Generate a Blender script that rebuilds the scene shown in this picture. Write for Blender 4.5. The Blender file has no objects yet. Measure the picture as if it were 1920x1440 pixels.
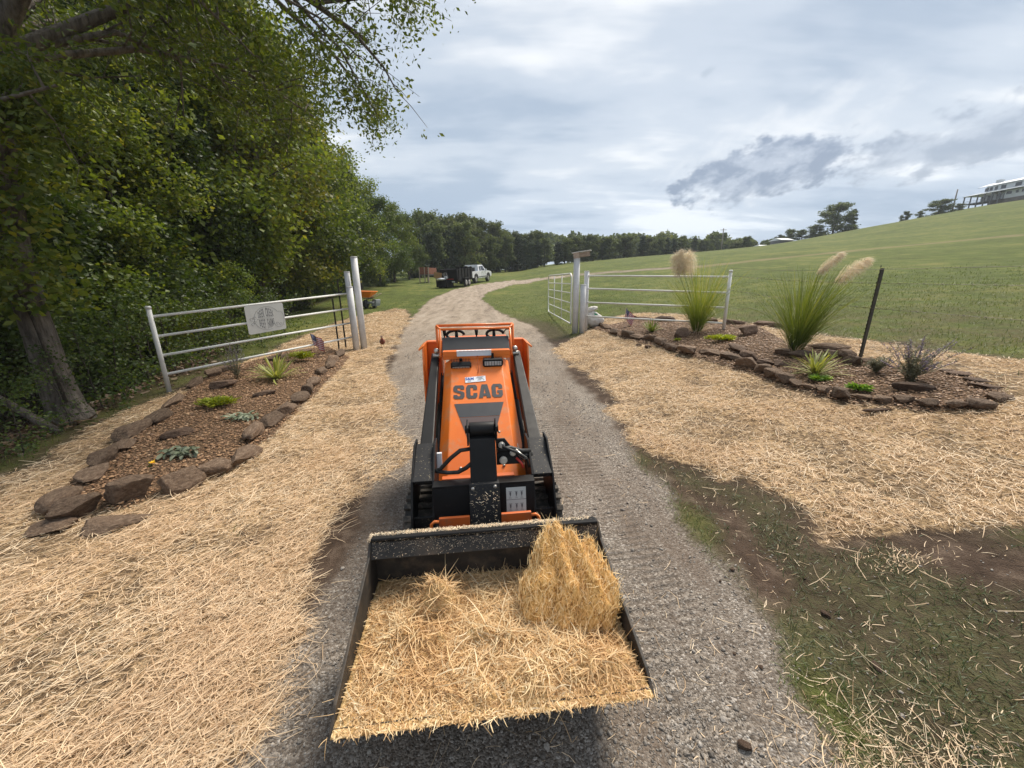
import bpy, bmesh, math, random
import numpy as np
from mathutils import Vector, Matrix

R = math.radians
rng = np.random.default_rng(7)
random.seed(7)
S = bpy.context.scene
COL = S.collection

# ------------------------------------------------------------------ camera
PITCH, ROLL, FPX, CAMH = R(15), R(.9), 721.0, 1.8
_f = np.array([0, math.cos(PITCH), -math.sin(PITCH)])
_r0 = np.array([1., 0, 0]); _u0 = np.array([0, math.sin(PITCH), math.cos(PITCH)])
_r = math.cos(ROLL)*_r0 - math.sin(ROLL)*_u0
_u = math.cos(ROLL)*_u0 + math.sin(ROLL)*_r0
CAM = np.array([0, 0, CAMH])
cd = bpy.data.cameras.new('camera'); cam = bpy.data.objects.new('camera', cd); COL.objects.link(cam)
cd.sensor_width = 36; cd.lens = FPX/1920*36; cd.clip_start = .05; cd.clip_end = 3000
m = Matrix.Identity(4)
for i in range(3):
    m[i][0], m[i][1], m[i][2], m[i][3] = _r[i], _u[i], -_f[i], CAM[i]
cam.matrix_world = m
S.camera = cam

# ------------------------------------------------------------------ world, sun, exposure
SUN_EL, SUN_AZ = R(56), R(38)          # azimuth from +Y towards +X
w = bpy.data.worlds.new('World'); S.world = w; w.use_nodes = True
NT = w.node_tree; N = NT.nodes; Lk = NT.links; N.clear()
def nd(t, **k):
    n = N.new(t)
    for a, b in k.items(): setattr(n, a, b)
    return n
def wmath(op, a, b=None, clamp=False):
    n = nd('ShaderNodeMath', operation=op, use_clamp=clamp)
    for i, v in enumerate((a, b)):
        if v is None: continue
        if hasattr(v, 'links') or hasattr(v, 'is_linked'): Lk.new(v, n.inputs[i])
        else: n.inputs[i].default_value = v
    return n.outputs[0]
sky = nd('ShaderNodeTexSky', sky_type='NISHITA', sun_disc=False, sun_elevation=SUN_EL, sun_rotation=SUN_AZ, dust_density=2.0)
tc = nd('ShaderNodeTexCoord'); sx = nd('ShaderNodeSeparateXYZ'); Lk.new(tc.outputs['Generated'], sx.inputs[0])
X_, Y_, Z_ = sx.outputs
zz = wmath('ADD', wmath('MAXIMUM', Z_, 0.0), .16)
cu = wmath('DIVIDE', X_, zz); cv = wmath('DIVIDE', Y_, zz)
cb = nd('ShaderNodeCombineXYZ'); Lk.new(cu, cb.inputs[0]); Lk.new(cv, cb.inputs[1])
def wnoise(scale, detail, rough, vec, rot=0, sc=(1, 1, 1), dist=0.0, loc=(0, 0, 0)):
    mp = nd('ShaderNodeMapping'); mp.inputs['Rotation'].default_value = (0, 0, rot); mp.inputs['Scale'].default_value = sc
    mp.inputs['Location'].default_value = loc
    Lk.new(vec, mp.inputs[0]); n = nd('ShaderNodeTexNoise'); n.inputs['Scale'].default_value = scale
    n.inputs['Detail'].default_value = detail; n.inputs['Roughness'].default_value = rough; n.inputs['Distortion'].default_value = dist
    Lk.new(mp.outputs[0], n.inputs['Vector']); return n.outputs[0]
def wramp(fac, stops, interp='EASE'):
    r_ = nd('ShaderNodeValToRGB'); r_.color_ramp.interpolation = interp
    el = r_.color_ramp.elements
    while len(el) < len(stops): el.new(.5)
    for e, (p, c) in zip(el, stops): e.position = p; e.color = (*c, 1) if len(c) == 3 else c
    Lk.new(fac, r_.inputs[0]); return r_.outputs[0]
def wmix(fac, a, b):
    n = nd('ShaderNodeMix', data_type='RGBA')
    if isinstance(fac, float): n.inputs[0].default_value = fac
    else: Lk.new(fac, n.inputs[0])
    for i, v in ((6, a), (7, b)):
        if isinstance(v, tuple): n.inputs[i].default_value = (*v, 1)
        else: Lk.new(v, n.inputs[i])
    return n.outputs[2]
n_big = wnoise(.55, 5, .55, cb.outputs[0], rot=R(-25), sc=(1, 1.6, 1), loc=(3.1, 1.7, 0))
n_str = wnoise(1.6, 8, .6, cb.outputs[0], rot=R(28), sc=(.35, 1.5, 1), dist=.4)
ncomb = wmath('ADD', wmath('MULTIPLY', n_big, .74), wmath('MULTIPLY', n_str, .26))
cloudcol = wramp(ncomb, [(.40, (.40, .49, .61)), (.49, (.60, .67, .76)), (.58, (.98, .99, 1.0))])
# the deck is darker and bluer overhead, blue-grey low down near the horizon
hz = wramp(Z_, [(0.0, (.74, .84, .98)), (.08, (.84, .91, 1.0)), (.24, (1.06, 1.06, 1.05)), (.62, (.84, .87, .90)), (1.0, (.80, .84, .88))], 'LINEAR')
mul = nd('ShaderNodeMix', data_type='RGBA', blend_type='MULTIPLY'); mul.inputs[0].default_value = 1
Lk.new(cloudcol, mul.inputs[6]); Lk.new(hz, mul.inputs[7]); base = mul.outputs[2]
az = wmath('ARCTAN2', X_, Y_); el_ = wmath('ARCSINE', Z_)
def blob(px, py, rx, ry, tilt, seedloc, lo=.40, hi=.60):
    d = _f + (px-960)/FPX*_r + (720-py)/FPX*_u; d = d/np.linalg.norm(d)
    a0, e0 = math.atan2(d[0], d[1]), math.asin(d[2])
    da = wmath('SUBTRACT', az, a0); de = wmath('SUBTRACT', el_, e0)
    c_, s_ = math.cos(tilt), math.sin(tilt)
    u_ = wmath('ADD', wmath('MULTIPLY', da, c_), wmath('MULTIPLY', de, s_))
    v_ = wmath('SUBTRACT', wmath('MULTIPLY', de, c_), wmath('MULTIPLY', da, s_))
    rr = wmath('ADD', wmath('POWER', wmath('ABSOLUTE', wmath('DIVIDE', u_, rx)), 2.0), wmath('POWER', wmath('ABSOLUTE', wmath('DIVIDE', v_, ry)), 2.0))
    fall = wmath('SUBTRACT', 1.0, rr)
    cc = nd('ShaderNodeCombineXYZ'); Lk.new(u_, cc.inputs[0]); Lk.new(wmath('MULTIPLY', v_, 1.7), cc.inputs[1])
    nn = wnoise(15, 10, .58, cc.outputs[0], loc=seedloc, dist=.12)
    t = wmath('ADD', wmath('MULTIPLY', fall, .34), wmath('MULTIPLY', nn, 1.05))
    return wramp(t, [(lo, (0, 0, 0)), (hi, (1, 1, 1))]), nn
b1, nn1 = blob(1425, 322, .200, .070, R(8), (0, 0, 0), .60, .76)
b2, nn2 = blob(1800, 262, .190, .055, R(8), (4, 2, 0), .60, .78)
b3, _ = blob(1328, 133, .020, .010, R(20), (1, 7, 0), .66, .90)
dark1 = wramp(nn1, [(.42, (.46, .53, .64)), (.62, (.21, .28, .40))])
dark2 = wramp(nn2, [(.42, (.50, .57, .67)), (.62, (.28, .35, .46))])
# pale rim above the dark bank
bg1, _ = blob(1440, 285, .26, .10, R(12), (7, 3, 0), .60, 1.0)
base = wmix(wmath('MULTIPLY', bg1, .55), base, (.93, .95, .97))
base = wmix(wmath('MULTIPLY', b1, .97), base, dark1)
base = wmix(wmath('MULTIPLY', b2, .8), base, dark2)
base = wmix(wmath('MULTIPLY', b3, .45), base, (.34, .42, .52))
sc10 = nd('ShaderNodeVectorMath', operation='SCALE'); Lk.new(base, sc10.inputs[0]); sc10.inputs['Scale'].default_value = 6.6
fin = wmix(.90, sky.outputs[0], sc10.outputs[0])
bg = nd('ShaderNodeBackground'); bg.inputs['Strength'].default_value = .1; Lk.new(fin, bg.inputs[0])
wo = nd('ShaderNodeOutputWorld'); Lk.new(bg.outputs[0], wo.inputs[0])

sl = bpy.data.lights.new('sun', 'SUN'); sl.energy = 3.6; sl.angle = R(22); sl.color = (1, .91, .78)
so = bpy.data.objects.new('sun', sl); COL.objects.link(so)
sd = Vector((math.sin(SUN_AZ)*math.cos(SUN_EL), math.cos(SUN_AZ)*math.cos(SUN_EL), math.sin(SUN_EL)))
so.rotation_euler = sd.to_track_quat('Z', 'Y').to_euler(); so.location = (0, 0, 30)
S.view_settings.view_transform = 'Standard'; S.view_settings.look = 'None'
S.view_settings.exposure = 0.75; S.view_settings.gamma = 1
S.cycles.max_bounces = 6; S.cycles.diffuse_bounces = 3; S.cycles.glossy_bounces = 2; S.cycles.transparent_max_bounces = 8
S.cycles.transmission_bounces = 3

# ------------------------------------------------------------------ terrain
def sp(t, k): return np.logaddexp(0, np.asarray(t, float)*k)/k
def ss(x, a, b):
    t = np.clip((np.asarray(x, float)-a)/(b-a), 0, 1); return t*t*(3-2*t)
LX = np.array([-500, 0, 1.3, 3, 5, 10, 18, 30, 45, 62, 90, 135, 200, 500.])
LZ = np.array([0, 0, .04, .25, .56, 1.05, 1.65, 2.5, 3.6, 5.25, 9.7, 16.0, 25, 47.])
_h = np.diff(LX); _d = np.diff(LZ)/_h; _m = np.zeros(len(LX)); _m[1:-1] = np.where(_d[1:]*_d[:-1] > 0, 2*_d[1:]*_d[:-1]/(_d[1:]+_d[:-1]+1e-12), 0); _m[-1] = _d[-1]
def lat(x):
    x = np.clip(np.asarray(x, float), -499, 499); i = np.clip(np.searchsorted(LX, x)-1, 0, len(LX)-2)
    h = _h[i]; t = (x-LX[i])/h
    return ((1+2*t)*(1-t)**2*LZ[i] + t*(1-t)**2*h*_m[i] + t*t*(3-2*t)*LZ[i+1] + t*t*(t-1)*h*_m[i+1])
EDX = np.array([-3.0, -4.2, -5.25, -5.7, -6.2, -6.75, -7.9, -10.2, -11.8, -13.5, -13.6, -10, -4])   # woods edge, x at y
EDY = np.array([-8, 1, 3.5, 4.65, 6.3, 8.4, 11, 16, 22, 32, 48, 70, 95.])
def edge_x(y): return np.interp(y, EDY, EDX)
def G0(x, y):
    x = np.asarray(x, float); y = np.asarray(y, float)
    z = lat(x)*(1-.0*y) + .058*sp(y-15, .3) - .058*sp(y-105, .08)
    dr_ = .26*sp(y-108-14*ss(x, 90, 125), .12)*ss(x, 25, 60)             # the hill falls away behind its crest
    z = z - np.minimum(dr_, np.maximum(z-3.5, 0))
    dd = edge_x(y) - x                                   # metres beyond the woods edge
    z = z - .9*ss(dd, .2, 3.2)*(1-ss(y, 14, 30)) + .10*sp(dd-6, 1.5)*(1-ss(y, 60, 90))*.9
    return z
def G(x, y):
    z = G0(x, y)
    x = np.asarray(x, float); y = np.asarray(y, float)
    # raised planting beds
    return z
def ray(px, py): return _f + (px-960)/FPX*_r + (720-py)/FPX*_u
def at(px, py, far=420):
    """ground point seen at a pixel of the 1920 px photograph (used only to survey the place)"""
    d = ray(px, py); t = .5; dt = .05
    while t < far:
        p = CAM + d*t
        if p[2] < float(G0(p[0], p[1])):
            a, b = t-dt, t
            for _ in range(24):
                mm = (a+b)/2; p = CAM + d*mm
                if p[2] < float(G0(p[0], p[1])): b = mm
                else: a = mm
            return np.array([p[0], p[1]])
        dt = max(.05, t*.02); t += dt
    p = CAM + d*60
    return np.array([p[0], p[1]])
def proj(p):
    d = np.asarray(p, float) - CAM; z = d@_f
    if z < .05: return 0, -1e6, z
    return 960+FPX*(d@_r)/z, 720-FPX*(d@_u)/z, z
def height_for(x, y, py):
    """height above the ground at (x, y) of a vertical thing whose top was surveyed at picture row py"""
    lo, hi = float(G(x, y)), float(G(x, y))+40
    g = lo
    for _ in range(40):
        mm = (lo+hi)/2
        if proj((x, y, mm))[1] > py: lo = mm
        else: hi = mm
    return lo-g

# ------------------------------------------------------------------ materials
MATS = {}
def new_mat(name):
    mt = bpy.data.materials.new(name); mt.use_nodes = True; MATS[name] = mt
    nt = mt.node_tree; nt.nodes.clear()
    return mt, nt
class NB:
    def __init__(s, nt): s.nt = nt; s.n = nt.nodes; s.l = nt.links
    def new(s, t, **k):
        n = s.n.new(t)
        for a, b in k.items(): setattr(n, a, b)
        return n
    def put(s, sock, v):
        if isinstance(v, (int, float)): sock.default_value = v
        elif isinstance(v, tuple): sock.default_value = (*v, 1) if (len(v) == 3 and sock.type == 'RGBA') else v
        else: s.l.new(v, sock)
    def math(s, op, a, b=0., clamp=False):
        n = s.new('ShaderNodeMath', operation=op, use_clamp=clamp); s.put(n.inputs[0], a); s.put(n.inputs[1], b); return n.outputs[0]
    def noise(s, scale, detail=4, rough=.55, vec=None, dist=0., out=0):
        n = s.new('ShaderNodeTexNoise'); n.inputs['Scale'].default_value = scale; n.inputs['Detail'].default_value = detail
        n.inputs['Roughness'].default_value = rough; n.inputs['Distortion'].default_value = dist
        if vec is not None: s.l.new(vec, n.inputs['Vector'])
        return n.outputs[out]
    def voro(s, scale, vec=None, feat='F1', out=0, rnd=1.):
        n = s.new('ShaderNodeTexVoronoi', feature=feat); n.inputs['Scale'].default_value = scale; n.inputs['Randomness'].default_value = rnd
        if vec is not None: s.l.new(vec, n.inputs['Vector'])
        return n.outputs[out]
    def ramp(s, fac, stops, interp='LINEAR'):
        r_ = s.new('ShaderNodeValToRGB'); r_.color_ramp.interpolation = interp; el = r_.color_ramp.elements
        while len(el) < len(stops): el.new(.5)
        for e, (p, c) in zip(el, stops): e.position = p; e.color = (c, c, c, 1) if isinstance(c, (int, float)) else (*c, 1)
        s.put(r_.inputs[0], fac); return r_.outputs[0]
    def mix(s, fac, a, b, blend='MIX'):
        n = s.new('ShaderNodeMix', data_type='RGBA', blend_type=blend); s.put(n.inputs[0], fac); s.put(n.inputs[6], a); s.put(n.inputs[7], b); return n.outputs[2]
    def mapping(s, vec, sc=(1, 1, 1), rot=(0, 0, 0), loc=(0, 0, 0)):
        n = s.new('ShaderNodeMapping'); n.inputs['Scale'].default_value = sc; n.inputs['Rotation'].default_value = rot; n.inputs['Location'].default_value = loc
        s.l.new(vec, n.inputs[0]); return n.outputs[0]
    def attr(s, name, out=2): n = s.new('ShaderNodeAttribute', attribute_name=name); return n.outputs[out]
    def bsdf(s, col, rough=.7, metal=0., bump=None, bstr=.3, bdist=.01, spec=.5, coat=0.):
        p = s.new('ShaderNodeBsdfPrincipled'); s.put(p.inputs['Base Color'], col); s.put(p.inputs['Roughness'], rough)
        p.inputs['Metallic'].default_value = metal; p.inputs['Specular IOR Level'].default_value = spec; p.inputs['Coat Weight'].default_value = coat
        if bump is not None:
            b = s.new('ShaderNodeBump'); b.inputs['Strength'].default_value = bstr; b.inputs['Distance'].default_value = bdist
            s.put(b.inputs['Height'], bump); s.l.new(b.outputs[0], p.inputs['Normal'])
        return p.outputs[0]
    def out(s, sh): o = s.new('ShaderNodeOutputMaterial'); s.l.new(sh, o.inputs[0])
    def obj(s): return s.new('ShaderNodeTexCoord').outputs['Object']
    def geo(s): return s.new('ShaderNodeNewGeometry').outputs['Position']

def pm(name, c1, c2, scale=8, rough=.6, bump=.2, metal=0., detail=5, bscale=None, bdist=.004, dirt=None, dscale=30, dlo=.55, dhi=.7, spec=.5, coat=0.):
    """two-tone noise paint with optional dirt specks"""
    mt, nt = new_mat(name); b = NB(nt); o = b.obj()
    n1 = b.noise(scale, detail, .6, o)
    col = b.mix(b.ramp(n1, [(.35, 0.), (.65, 1.)]), c1, c2)
    if dirt is not None:
        col = b.mix(b.ramp(b.noise(dscale, 6, .7, o), [(dlo, 0.), (dhi, 1.)]), col, dirt)
    rr = b.math('ADD', b.math('MULTIPLY', b.noise(scale*3, 4, .6, o), .25), rough-.12)
    b.out(b.bsdf(col, rr, metal, b.noise(bscale or scale*6, 6, .65, o), bump, bdist, spec, coat))
    return mt

M_orange = pm('orange paint', (.78, .185, .022), (.70, .15, .018), 3, .36, .04, dirt=(.46, .27, .15), dscale=11, dlo=.52, dhi=.80, coat=.1)
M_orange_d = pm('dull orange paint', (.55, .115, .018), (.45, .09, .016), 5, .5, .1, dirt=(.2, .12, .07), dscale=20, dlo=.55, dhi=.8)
M_black = pm('black paint', (.007, .0073, .008), (.011, .011, .012), 6, .50, .10, dirt=(.05, .043, .035), dscale=40, dlo=.62, dhi=.84, spec=.22)
M_blackdirt = pm('black paint with chaff', (.014, .0145, .016), (.02, .02, .022), 6, .6, .1, spec=.28, dirt=(.34, .28, .18), dscale=70, dlo=.60, dhi=.68)
M_rubber = pm('rubber', (.030, .028, .026), (.055, .050, .043), 12, .85, .5, dirt=(.20, .165, .13), dscale=18, dlo=.48, dhi=.7)
M_hose = pm('hydraulic hose', (.012, .012, .012), (.022, .022, .022), 30, .55, .3, bscale=240)
M_panel = pm('charcoal plastic', (.022, .025, .029), (.028, .031, .036), 3, .6, .02, spec=.25)
M_decal = pm('charcoal decal', (.040, .042, .046), (.046, .047, .05), 4, .42, .0)
M_decal2 = pm('brown grey decal', (.085, .058, .055), (.095, .064, .06), 4, .42, .0)
M_zinc = pm('zinc plated steel', (.55, .53, .49), (.42, .4, .37), 20, .38, .1, metal=.8)
M_sticker = pm('white sticker', (.72, .74, .78), (.66, .68, .72), 5, .4, .0)
M_stickgrey = pm('grey white sticker', (.52, .55, .54), (.44, .47, .46), 5, .45, .05)
M_print = pm('sticker print', (.10, .10, .11), (.14, .14, .15), 9, .5, 0)
M_blue = pm('blue print', (.03, .07, .30), (.04, .09, .36), 9, .5, 0)
M_lens = pm('lamp lens', (.62, .64, .62), (.40, .42, .42), 60, .15, .1, spec=.8)
M_steel = pm('worn bucket steel', (.018, .017, .016), (.045, .039, .033), 7, .6, .3, metal=.1, dirt=(.13, .095, .065), dscale=8, dlo=.48, dhi=.78, spec=.35)
M_white = pm('white pipe paint', (.74, .74, .72), (.66, .655, .63), 4, .5, .15, dirt=(.38, .36, .32), dscale=16, dlo=.62, dhi=.82)
M_whitep = pm('chalky white post paint', (.66, .66, .67), (.55, .55, .55), 5, .6, .3, dirt=(.28, .26, .23), dscale=22, dlo=.60, dhi=.78)
M_signm = pm('dull aluminium sign', (.58, .59, .585), (.52, .53, .53), 4, .38, .05, metal=.25)
M_signline = pm('grey engraved line', (.13, .14, .15), (.18, .18, .19), 9, .5, 0)
M_darkpost = pm('dark steel post', (.022, .020, .016), (.045, .040, .028), 9, .6, .3)
M_wire = pm('fence wire', (.10, .09, .08), (.16, .14, .12), 20, .5, 0, metal=.6)
M_bag = pm('white woven bag', (.62, .60, .56), (.50, .48, .45), 9, .8, .5, dirt=(.40, .28, .16), dscale=7, dlo=.56, dhi=.75)
M_green = pm('green print', (.02, .20, .10), (.03, .26, .13), 9, .6, 0)
M_woodg = pm('weathered board', (.34, .27, .22), (.46, .38, .31), 14, .8, .5)
M_redbrd = pm('red brown stained boards', (.24, .085, .045), (.17, .06, .035), 5, .75, .3)
M_tanbrd = pm('tan boards', (.38, .22, .09), (.28, .16, .07), 5, .75, .3)
M_vwhite = pm('white vehicle paint', (.74, .76, .78), (.70, .72, .74), 2, .28, 0, coat=.4)
M_glass = pm('dark window glass', (.010, .012, .014), (.016, .018, .02), 2, .08, 0, spec=.8)
M_tire = pm('tyre rubber', (.016, .016, .016), (.03, .028, .026), 20, .85, .3)
M_rim = pm('alloy rim', (.45, .45, .45), (.35, .35, .35), 8, .35, 0, metal=.7)
M_red = pm('red reflector', (.5, .03, .02), (.42, .03, .02), 8, .35, 0)
M_orangetub = pm('orange plastic tub', (.85, .25, .01), (.80, .20, .01), 5, .45, .05)
M_greym = pm('grey machine paint', (.26, .28, .30), (.20, .22, .24), 8, .5, .1)
M_hwall = pm('white house siding', (.66, .68, .69), (.60, .62, .63), .4, .7, .1)
M_roof = pm('pale metal roof', (.52, .56, .60), (.46, .50, .54), .5, .45, 0)
M_hwin = pm('house window glass', (.03, .04, .05), (.07, .08, .09), .8, .2, 0)
M_porch = pm('dark porch timber', (.11, .115, .12), (.15, .15, .155), 2, .8, .1)
M_stonew = pm('rough stone base', (.20, .17, .14), (.12, .11, .10), 1.2, .9, .5)
M_pole = pm('utility pole wood', (.20, .18, .16), (.28, .25, .22), 3, .85, .2)

def rock_mat(name, c1, c2, c3):
    mt, nt = new_mat(name); b = NB(nt); o = b.obj()
    oi = b.new('ShaderNodeObjectInfo').outputs['Random']
    v = b.new('ShaderNodeVectorMath', operation='ADD'); b.l.new(o, v.inputs[0]); cx = b.new('ShaderNodeCombineXYZ'); b.put(cx.inputs[0], b.math('MULTIPLY', oi, 50.)); b.l.new(cx.outputs[0], v.inputs[1]); vv = v.outputs[0]
    n1 = b.noise(5, 7, .65, vv, .3)
    col = b.ramp(n1, [(.30, c1), (.52, c2), (.72, c3)])
    n2 = b.noise(38, 7, .7, vv)
    col = b.mix(.75, col, b.ramp(n2, [(.3, .45), (.7, 1.35)]), 'MULTIPLY')
    col = b.mix(1., col, b.ramp(oi, [(0., .72), (1., 1.22)]), 'MULTIPLY')
    h = b.math('ADD', b.math('MULTIPLY', n1, .8), b.math('MULTIPLY', n2, .35))
    b.out(b.bsdf(col, .82, 0, h, .9, .03, spec=.25)); return mt
M_rock = rock_mat('brown sandstone', (.082, .052, .034), (.170, .115, .078), (.27, .20, .14))
M_rockr = rock_mat('reddish sandstone', (.075, .044, .030), (.140, .090, .062), (.24, .175, .125))

def leaf_mat(name, stops, trans=.30, rough=.5, tint=(1.5, 1.45, .6)):
    mt, nt = new_mat(name); b = NB(nt)
    a = b.attr('rnd'); oi = b.new('ShaderNodeObjectInfo').outputs['Random']
    f = b.math('ADD', b.math('MULTIPLY', a, .78), b.math('MULTIPLY', oi, .22))
    col = b.ramp(f, stops)
    col = b.mix(1., col, b.ramp(b.math('FRACT', b.math('MULTIPLY', oi, 7.31)), [(0., .75), (1., 1.25)]), 'MULTIPLY')
    p = b.bsdf(col, rough, spec=.35)
    t = b.new('ShaderNodeBsdfTranslucent'); b.put(t.inputs[0], b.mix(1., col, tint, 'MULTIPLY'))
    mx = b.new('ShaderNodeMixShader'); mx.inputs[0].default_value = trans; b.l.new(p, mx.inputs[1]); b.l.new(t.outputs[0], mx.inputs[2])
    b.out(mx.outputs[0]); return mt
M_leafA = leaf_mat('autumn green foliage', [(0., (.045, .075, .014)), (.40, (.085, .125, .022)), (.74, (.155, .190, .032)), (.92, (.25, .23, .04)), (.96, (.34, .21, .035)), (1., (.26, .10, .03))], .40)
M_leafB = leaf_mat('deep green foliage', [(0., (.028, .055, .014)), (.5, (.050, .080, .018)), (.85, (.100, .130, .026)), (1., (.22, .21, .04))], .36)
M_leafY = leaf_mat('yellow green foliage', [(0., (.06, .09, .014)), (.5, (.125, .142, .026)), (.85, (.22, .195, .035)), (1., (.36, .26, .04))], .40)
M_leafF = leaf_mat('far foliage', [(0., (.045, .068, .030)), (.5, (.085, .112, .044)), (.85, (.135, .155, .056)), (1., (.20, .185, .06))], .28, .7)
M_leafC = leaf_mat('dark cedar foliage', [(0., (.020, .036, .018)), (.5, (.036, .058, .026)), (1., (.07, .092, .036))], .08, .7)
M_bark = pm('grey bark', (.050, .040, .032), (.20, .17, .14), 16, .9, 1., detail=7, bscale=30, bdist=.05)
M_barkd = pm('dark bark', (.030, .024, .019), (.07, .056, .044), 9, .9, .8, bscale=26, bdist=.02)
_n = M_bark.node_tree
for _nd in list(_n.nodes):
    if _nd.type == 'TEX_COORD':
        _mp = _n.nodes.new('ShaderNodeMapping'); _mp.inputs['Scale'].default_value = (1, 1, .22)
        for _l in list(_nd.outputs['Object'].links): _n.links.new(_mp.outputs[0], _l.to_socket)
        _n.links.new(_nd.outputs['Object'], _mp.inputs[0])
DRY = (1.12, 1.06, .95)
def simple_leaf(name, stops, trans=.25, tint=None): return leaf_mat(name, stops, trans, .5, tint or (DRY if any(k in name for k in ('straw', 'plume', 'chips', 'litter', 'stone', 'purple', 'silver', 'dusty')) else (1.5, 1.45, .6)))
M_yucca = simple_leaf('variegated yucca blade', [(0., (.10, .15, .03)), (.5, (.30, .33, .09)), (1., (.52, .50, .20))])
M_junip = simple_leaf('lime juniper', [(0., (.14, .20, .01)), (.6, (.34, .38, .02)), (1., (.50, .48, .04))])
M_lamb = simple_leaf('silver green leaf', [(0., (.09, .12, .07)), (1., (.28, .31, .22))])
M_pampas = simple_leaf('pampas blade', [(0., (.050, .090, .014)), (.5, (.13, .18, .028)), (.85, (.25, .27, .06)), (1., (.42, .38, .15))], .35)
M_plume = simple_leaf('pampas plume', [(0., (.46, .38, .27)), (1., (.84, .76, .62))], .3)
M_sage = simple_leaf('dusty sage stem', [(0., (.13, .12, .07)), (.7, (.24, .24, .15)), (1., (.33, .32, .22))])
M_purple = simple_leaf('purple sage flower', [(0., (.16, .12, .24)), (1., (.34, .27, .44))])
M_gstem = simple_leaf('green ground cover', [(0., (.07, .16, .02)), (1., (.22, .34, .04))])
M_yflower = simple_leaf('yellow flower', [(0., (.75, .45, .02)), (1., (.85, .6, .05))])
M_grassb = simple_leaf('grass blade', [(0., (.048, .070, .014)), (.6, (.085, .115, .022)), (.88, (.14, .15, .038)), (1., (.26, .21, .09))], .3)
M_grassd = simple_leaf('dark verge grass', [(0., (.018, .034, .009)), (.6, (.045, .072, .018)), (.9, (.12, .11, .04)), (1., (.3, .23, .11))], .25)
M_straw = simple_leaf('straw', [(0., (.28, .17, .09)), (.2, (.66, .46, .28)), (.5, (.91, .70, .47)), (.82, (.97, .82, .60)), (1., (.98, .92, .76))], .25)
M_strawy = simple_leaf('golden straw', [(0., (.28, .13, .05)), (.2, (.60, .35, .15)), (.5, (.88, .60, .31)), (.82, (.96, .76, .46)), (1., (.98, .88, .66))], .22)
M_gold = simple_leaf('golden bale straw', [(0., (.34, .16, .05)), (.25, (.72, .42, .16)), (.6, (.93, .65, .30)), (.9, (.97, .80, .48)), (1., (.98, .86, .6))], .25)
M_chip = simple_leaf('bark chips', [(0., (.055, .034, .022)), (.4, (.165, .092, .050)), (.75, (.31, .185, .10)), (1., (.48, .36, .24))], 0.)
M_peb = simple_leaf('crushed stone', [(0., (.095, .080, .066)), (.5, (.255, .226, .195)), (.9, (.41, .375, .335)), (1., (.62, .58, .53))], 0.)
M_litter = simple_leaf('leaf litter', [(0., (.045, .028, .018)), (.6, (.12, .075, .045)), (1., (.26, .19, .11))], .1)

# ------------------------------------------------------------------ mesh helpers
def np_mesh(name, V, F, attrs=None, smooth=False):
    """V (n,3), F (m,k) with constant k"""
    me = bpy.data.meshes.new(name); V = np.asarray(V, np.float32); F = np.asarray(F, np.int32)
    k = F.shape[1]
    me.vertices.add(len(V)); me.vertices.foreach_set('co', V.ravel())
    me.loops.add(F.size); me.loops.foreach_set('vertex_index', F.ravel())
    me.polygons.add(len(F)); me.polygons.foreach_set('loop_start', np.arange(0, F.size, k, dtype=np.int32))
    try: me.polygons.foreach_set('loop_total', np.full(len(F), k, np.int32))
    except Exception: pass
    me.polygons.foreach_set('use_smooth', np.full(len(F), smooth, bool))
    for a, v in (attrs or {}).items():
        at_ = me.attributes.new(a, 'FLOAT', 'POINT'); at_.data.foreach_set('value', np.asarray(v, np.float32))
    me.update(calc_edges=True); me.validate()
    return me
def link(name, me, mat=None, parent=None, loc=None):
    o = bpy.data.objects.new(name, me); COL.objects.link(o)
    if mat is not None and me is not None and not me.materials: me.materials.append(mat)
    if parent is not None: o.parent = parent
    if loc is not None: o.location = loc
    return o
def tag(o, label=None, cat=None, group=None, kind=None):
    if label: o['label'] = label
    if cat: o['category'] = cat
    if group: o['group'] = group
    if kind: o['kind'] = kind
    return o
def empty(name, loc=(0, 0, 0), rz=0., label=None, cat=None, group=None, rot=None):
    o = bpy.data.objects.new(name, None); COL.objects.link(o); o.location = loc; o.rotation_euler = rot or (0, 0, rz)
    o.empty_display_size = .1
    return tag(o, label, cat, group)
ORD = ['first', 'second', 'third', 'fourth', 'fifth', 'sixth', 'seventh', 'eighth', 'ninth', 'tenth', 'eleventh', 'twelfth', 'thirteenth', 'fourteenth', 'fifteenth',
       'sixteenth', 'seventeenth', 'eighteenth', 'nineteenth', 'twentieth', 'twenty-first', 'twenty-second', 'twenty-third', 'twenty-fourth', 'twenty-fifth', 'twenty-sixth',
       'twenty-seventh', 'twenty-eighth', 'twenty-ninth', 'thirtieth', 'thirty-first', 'thirty-second', 'thirty-third', 'thirty-fourth', 'thirty-fifth', 'thirty-sixth']

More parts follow.
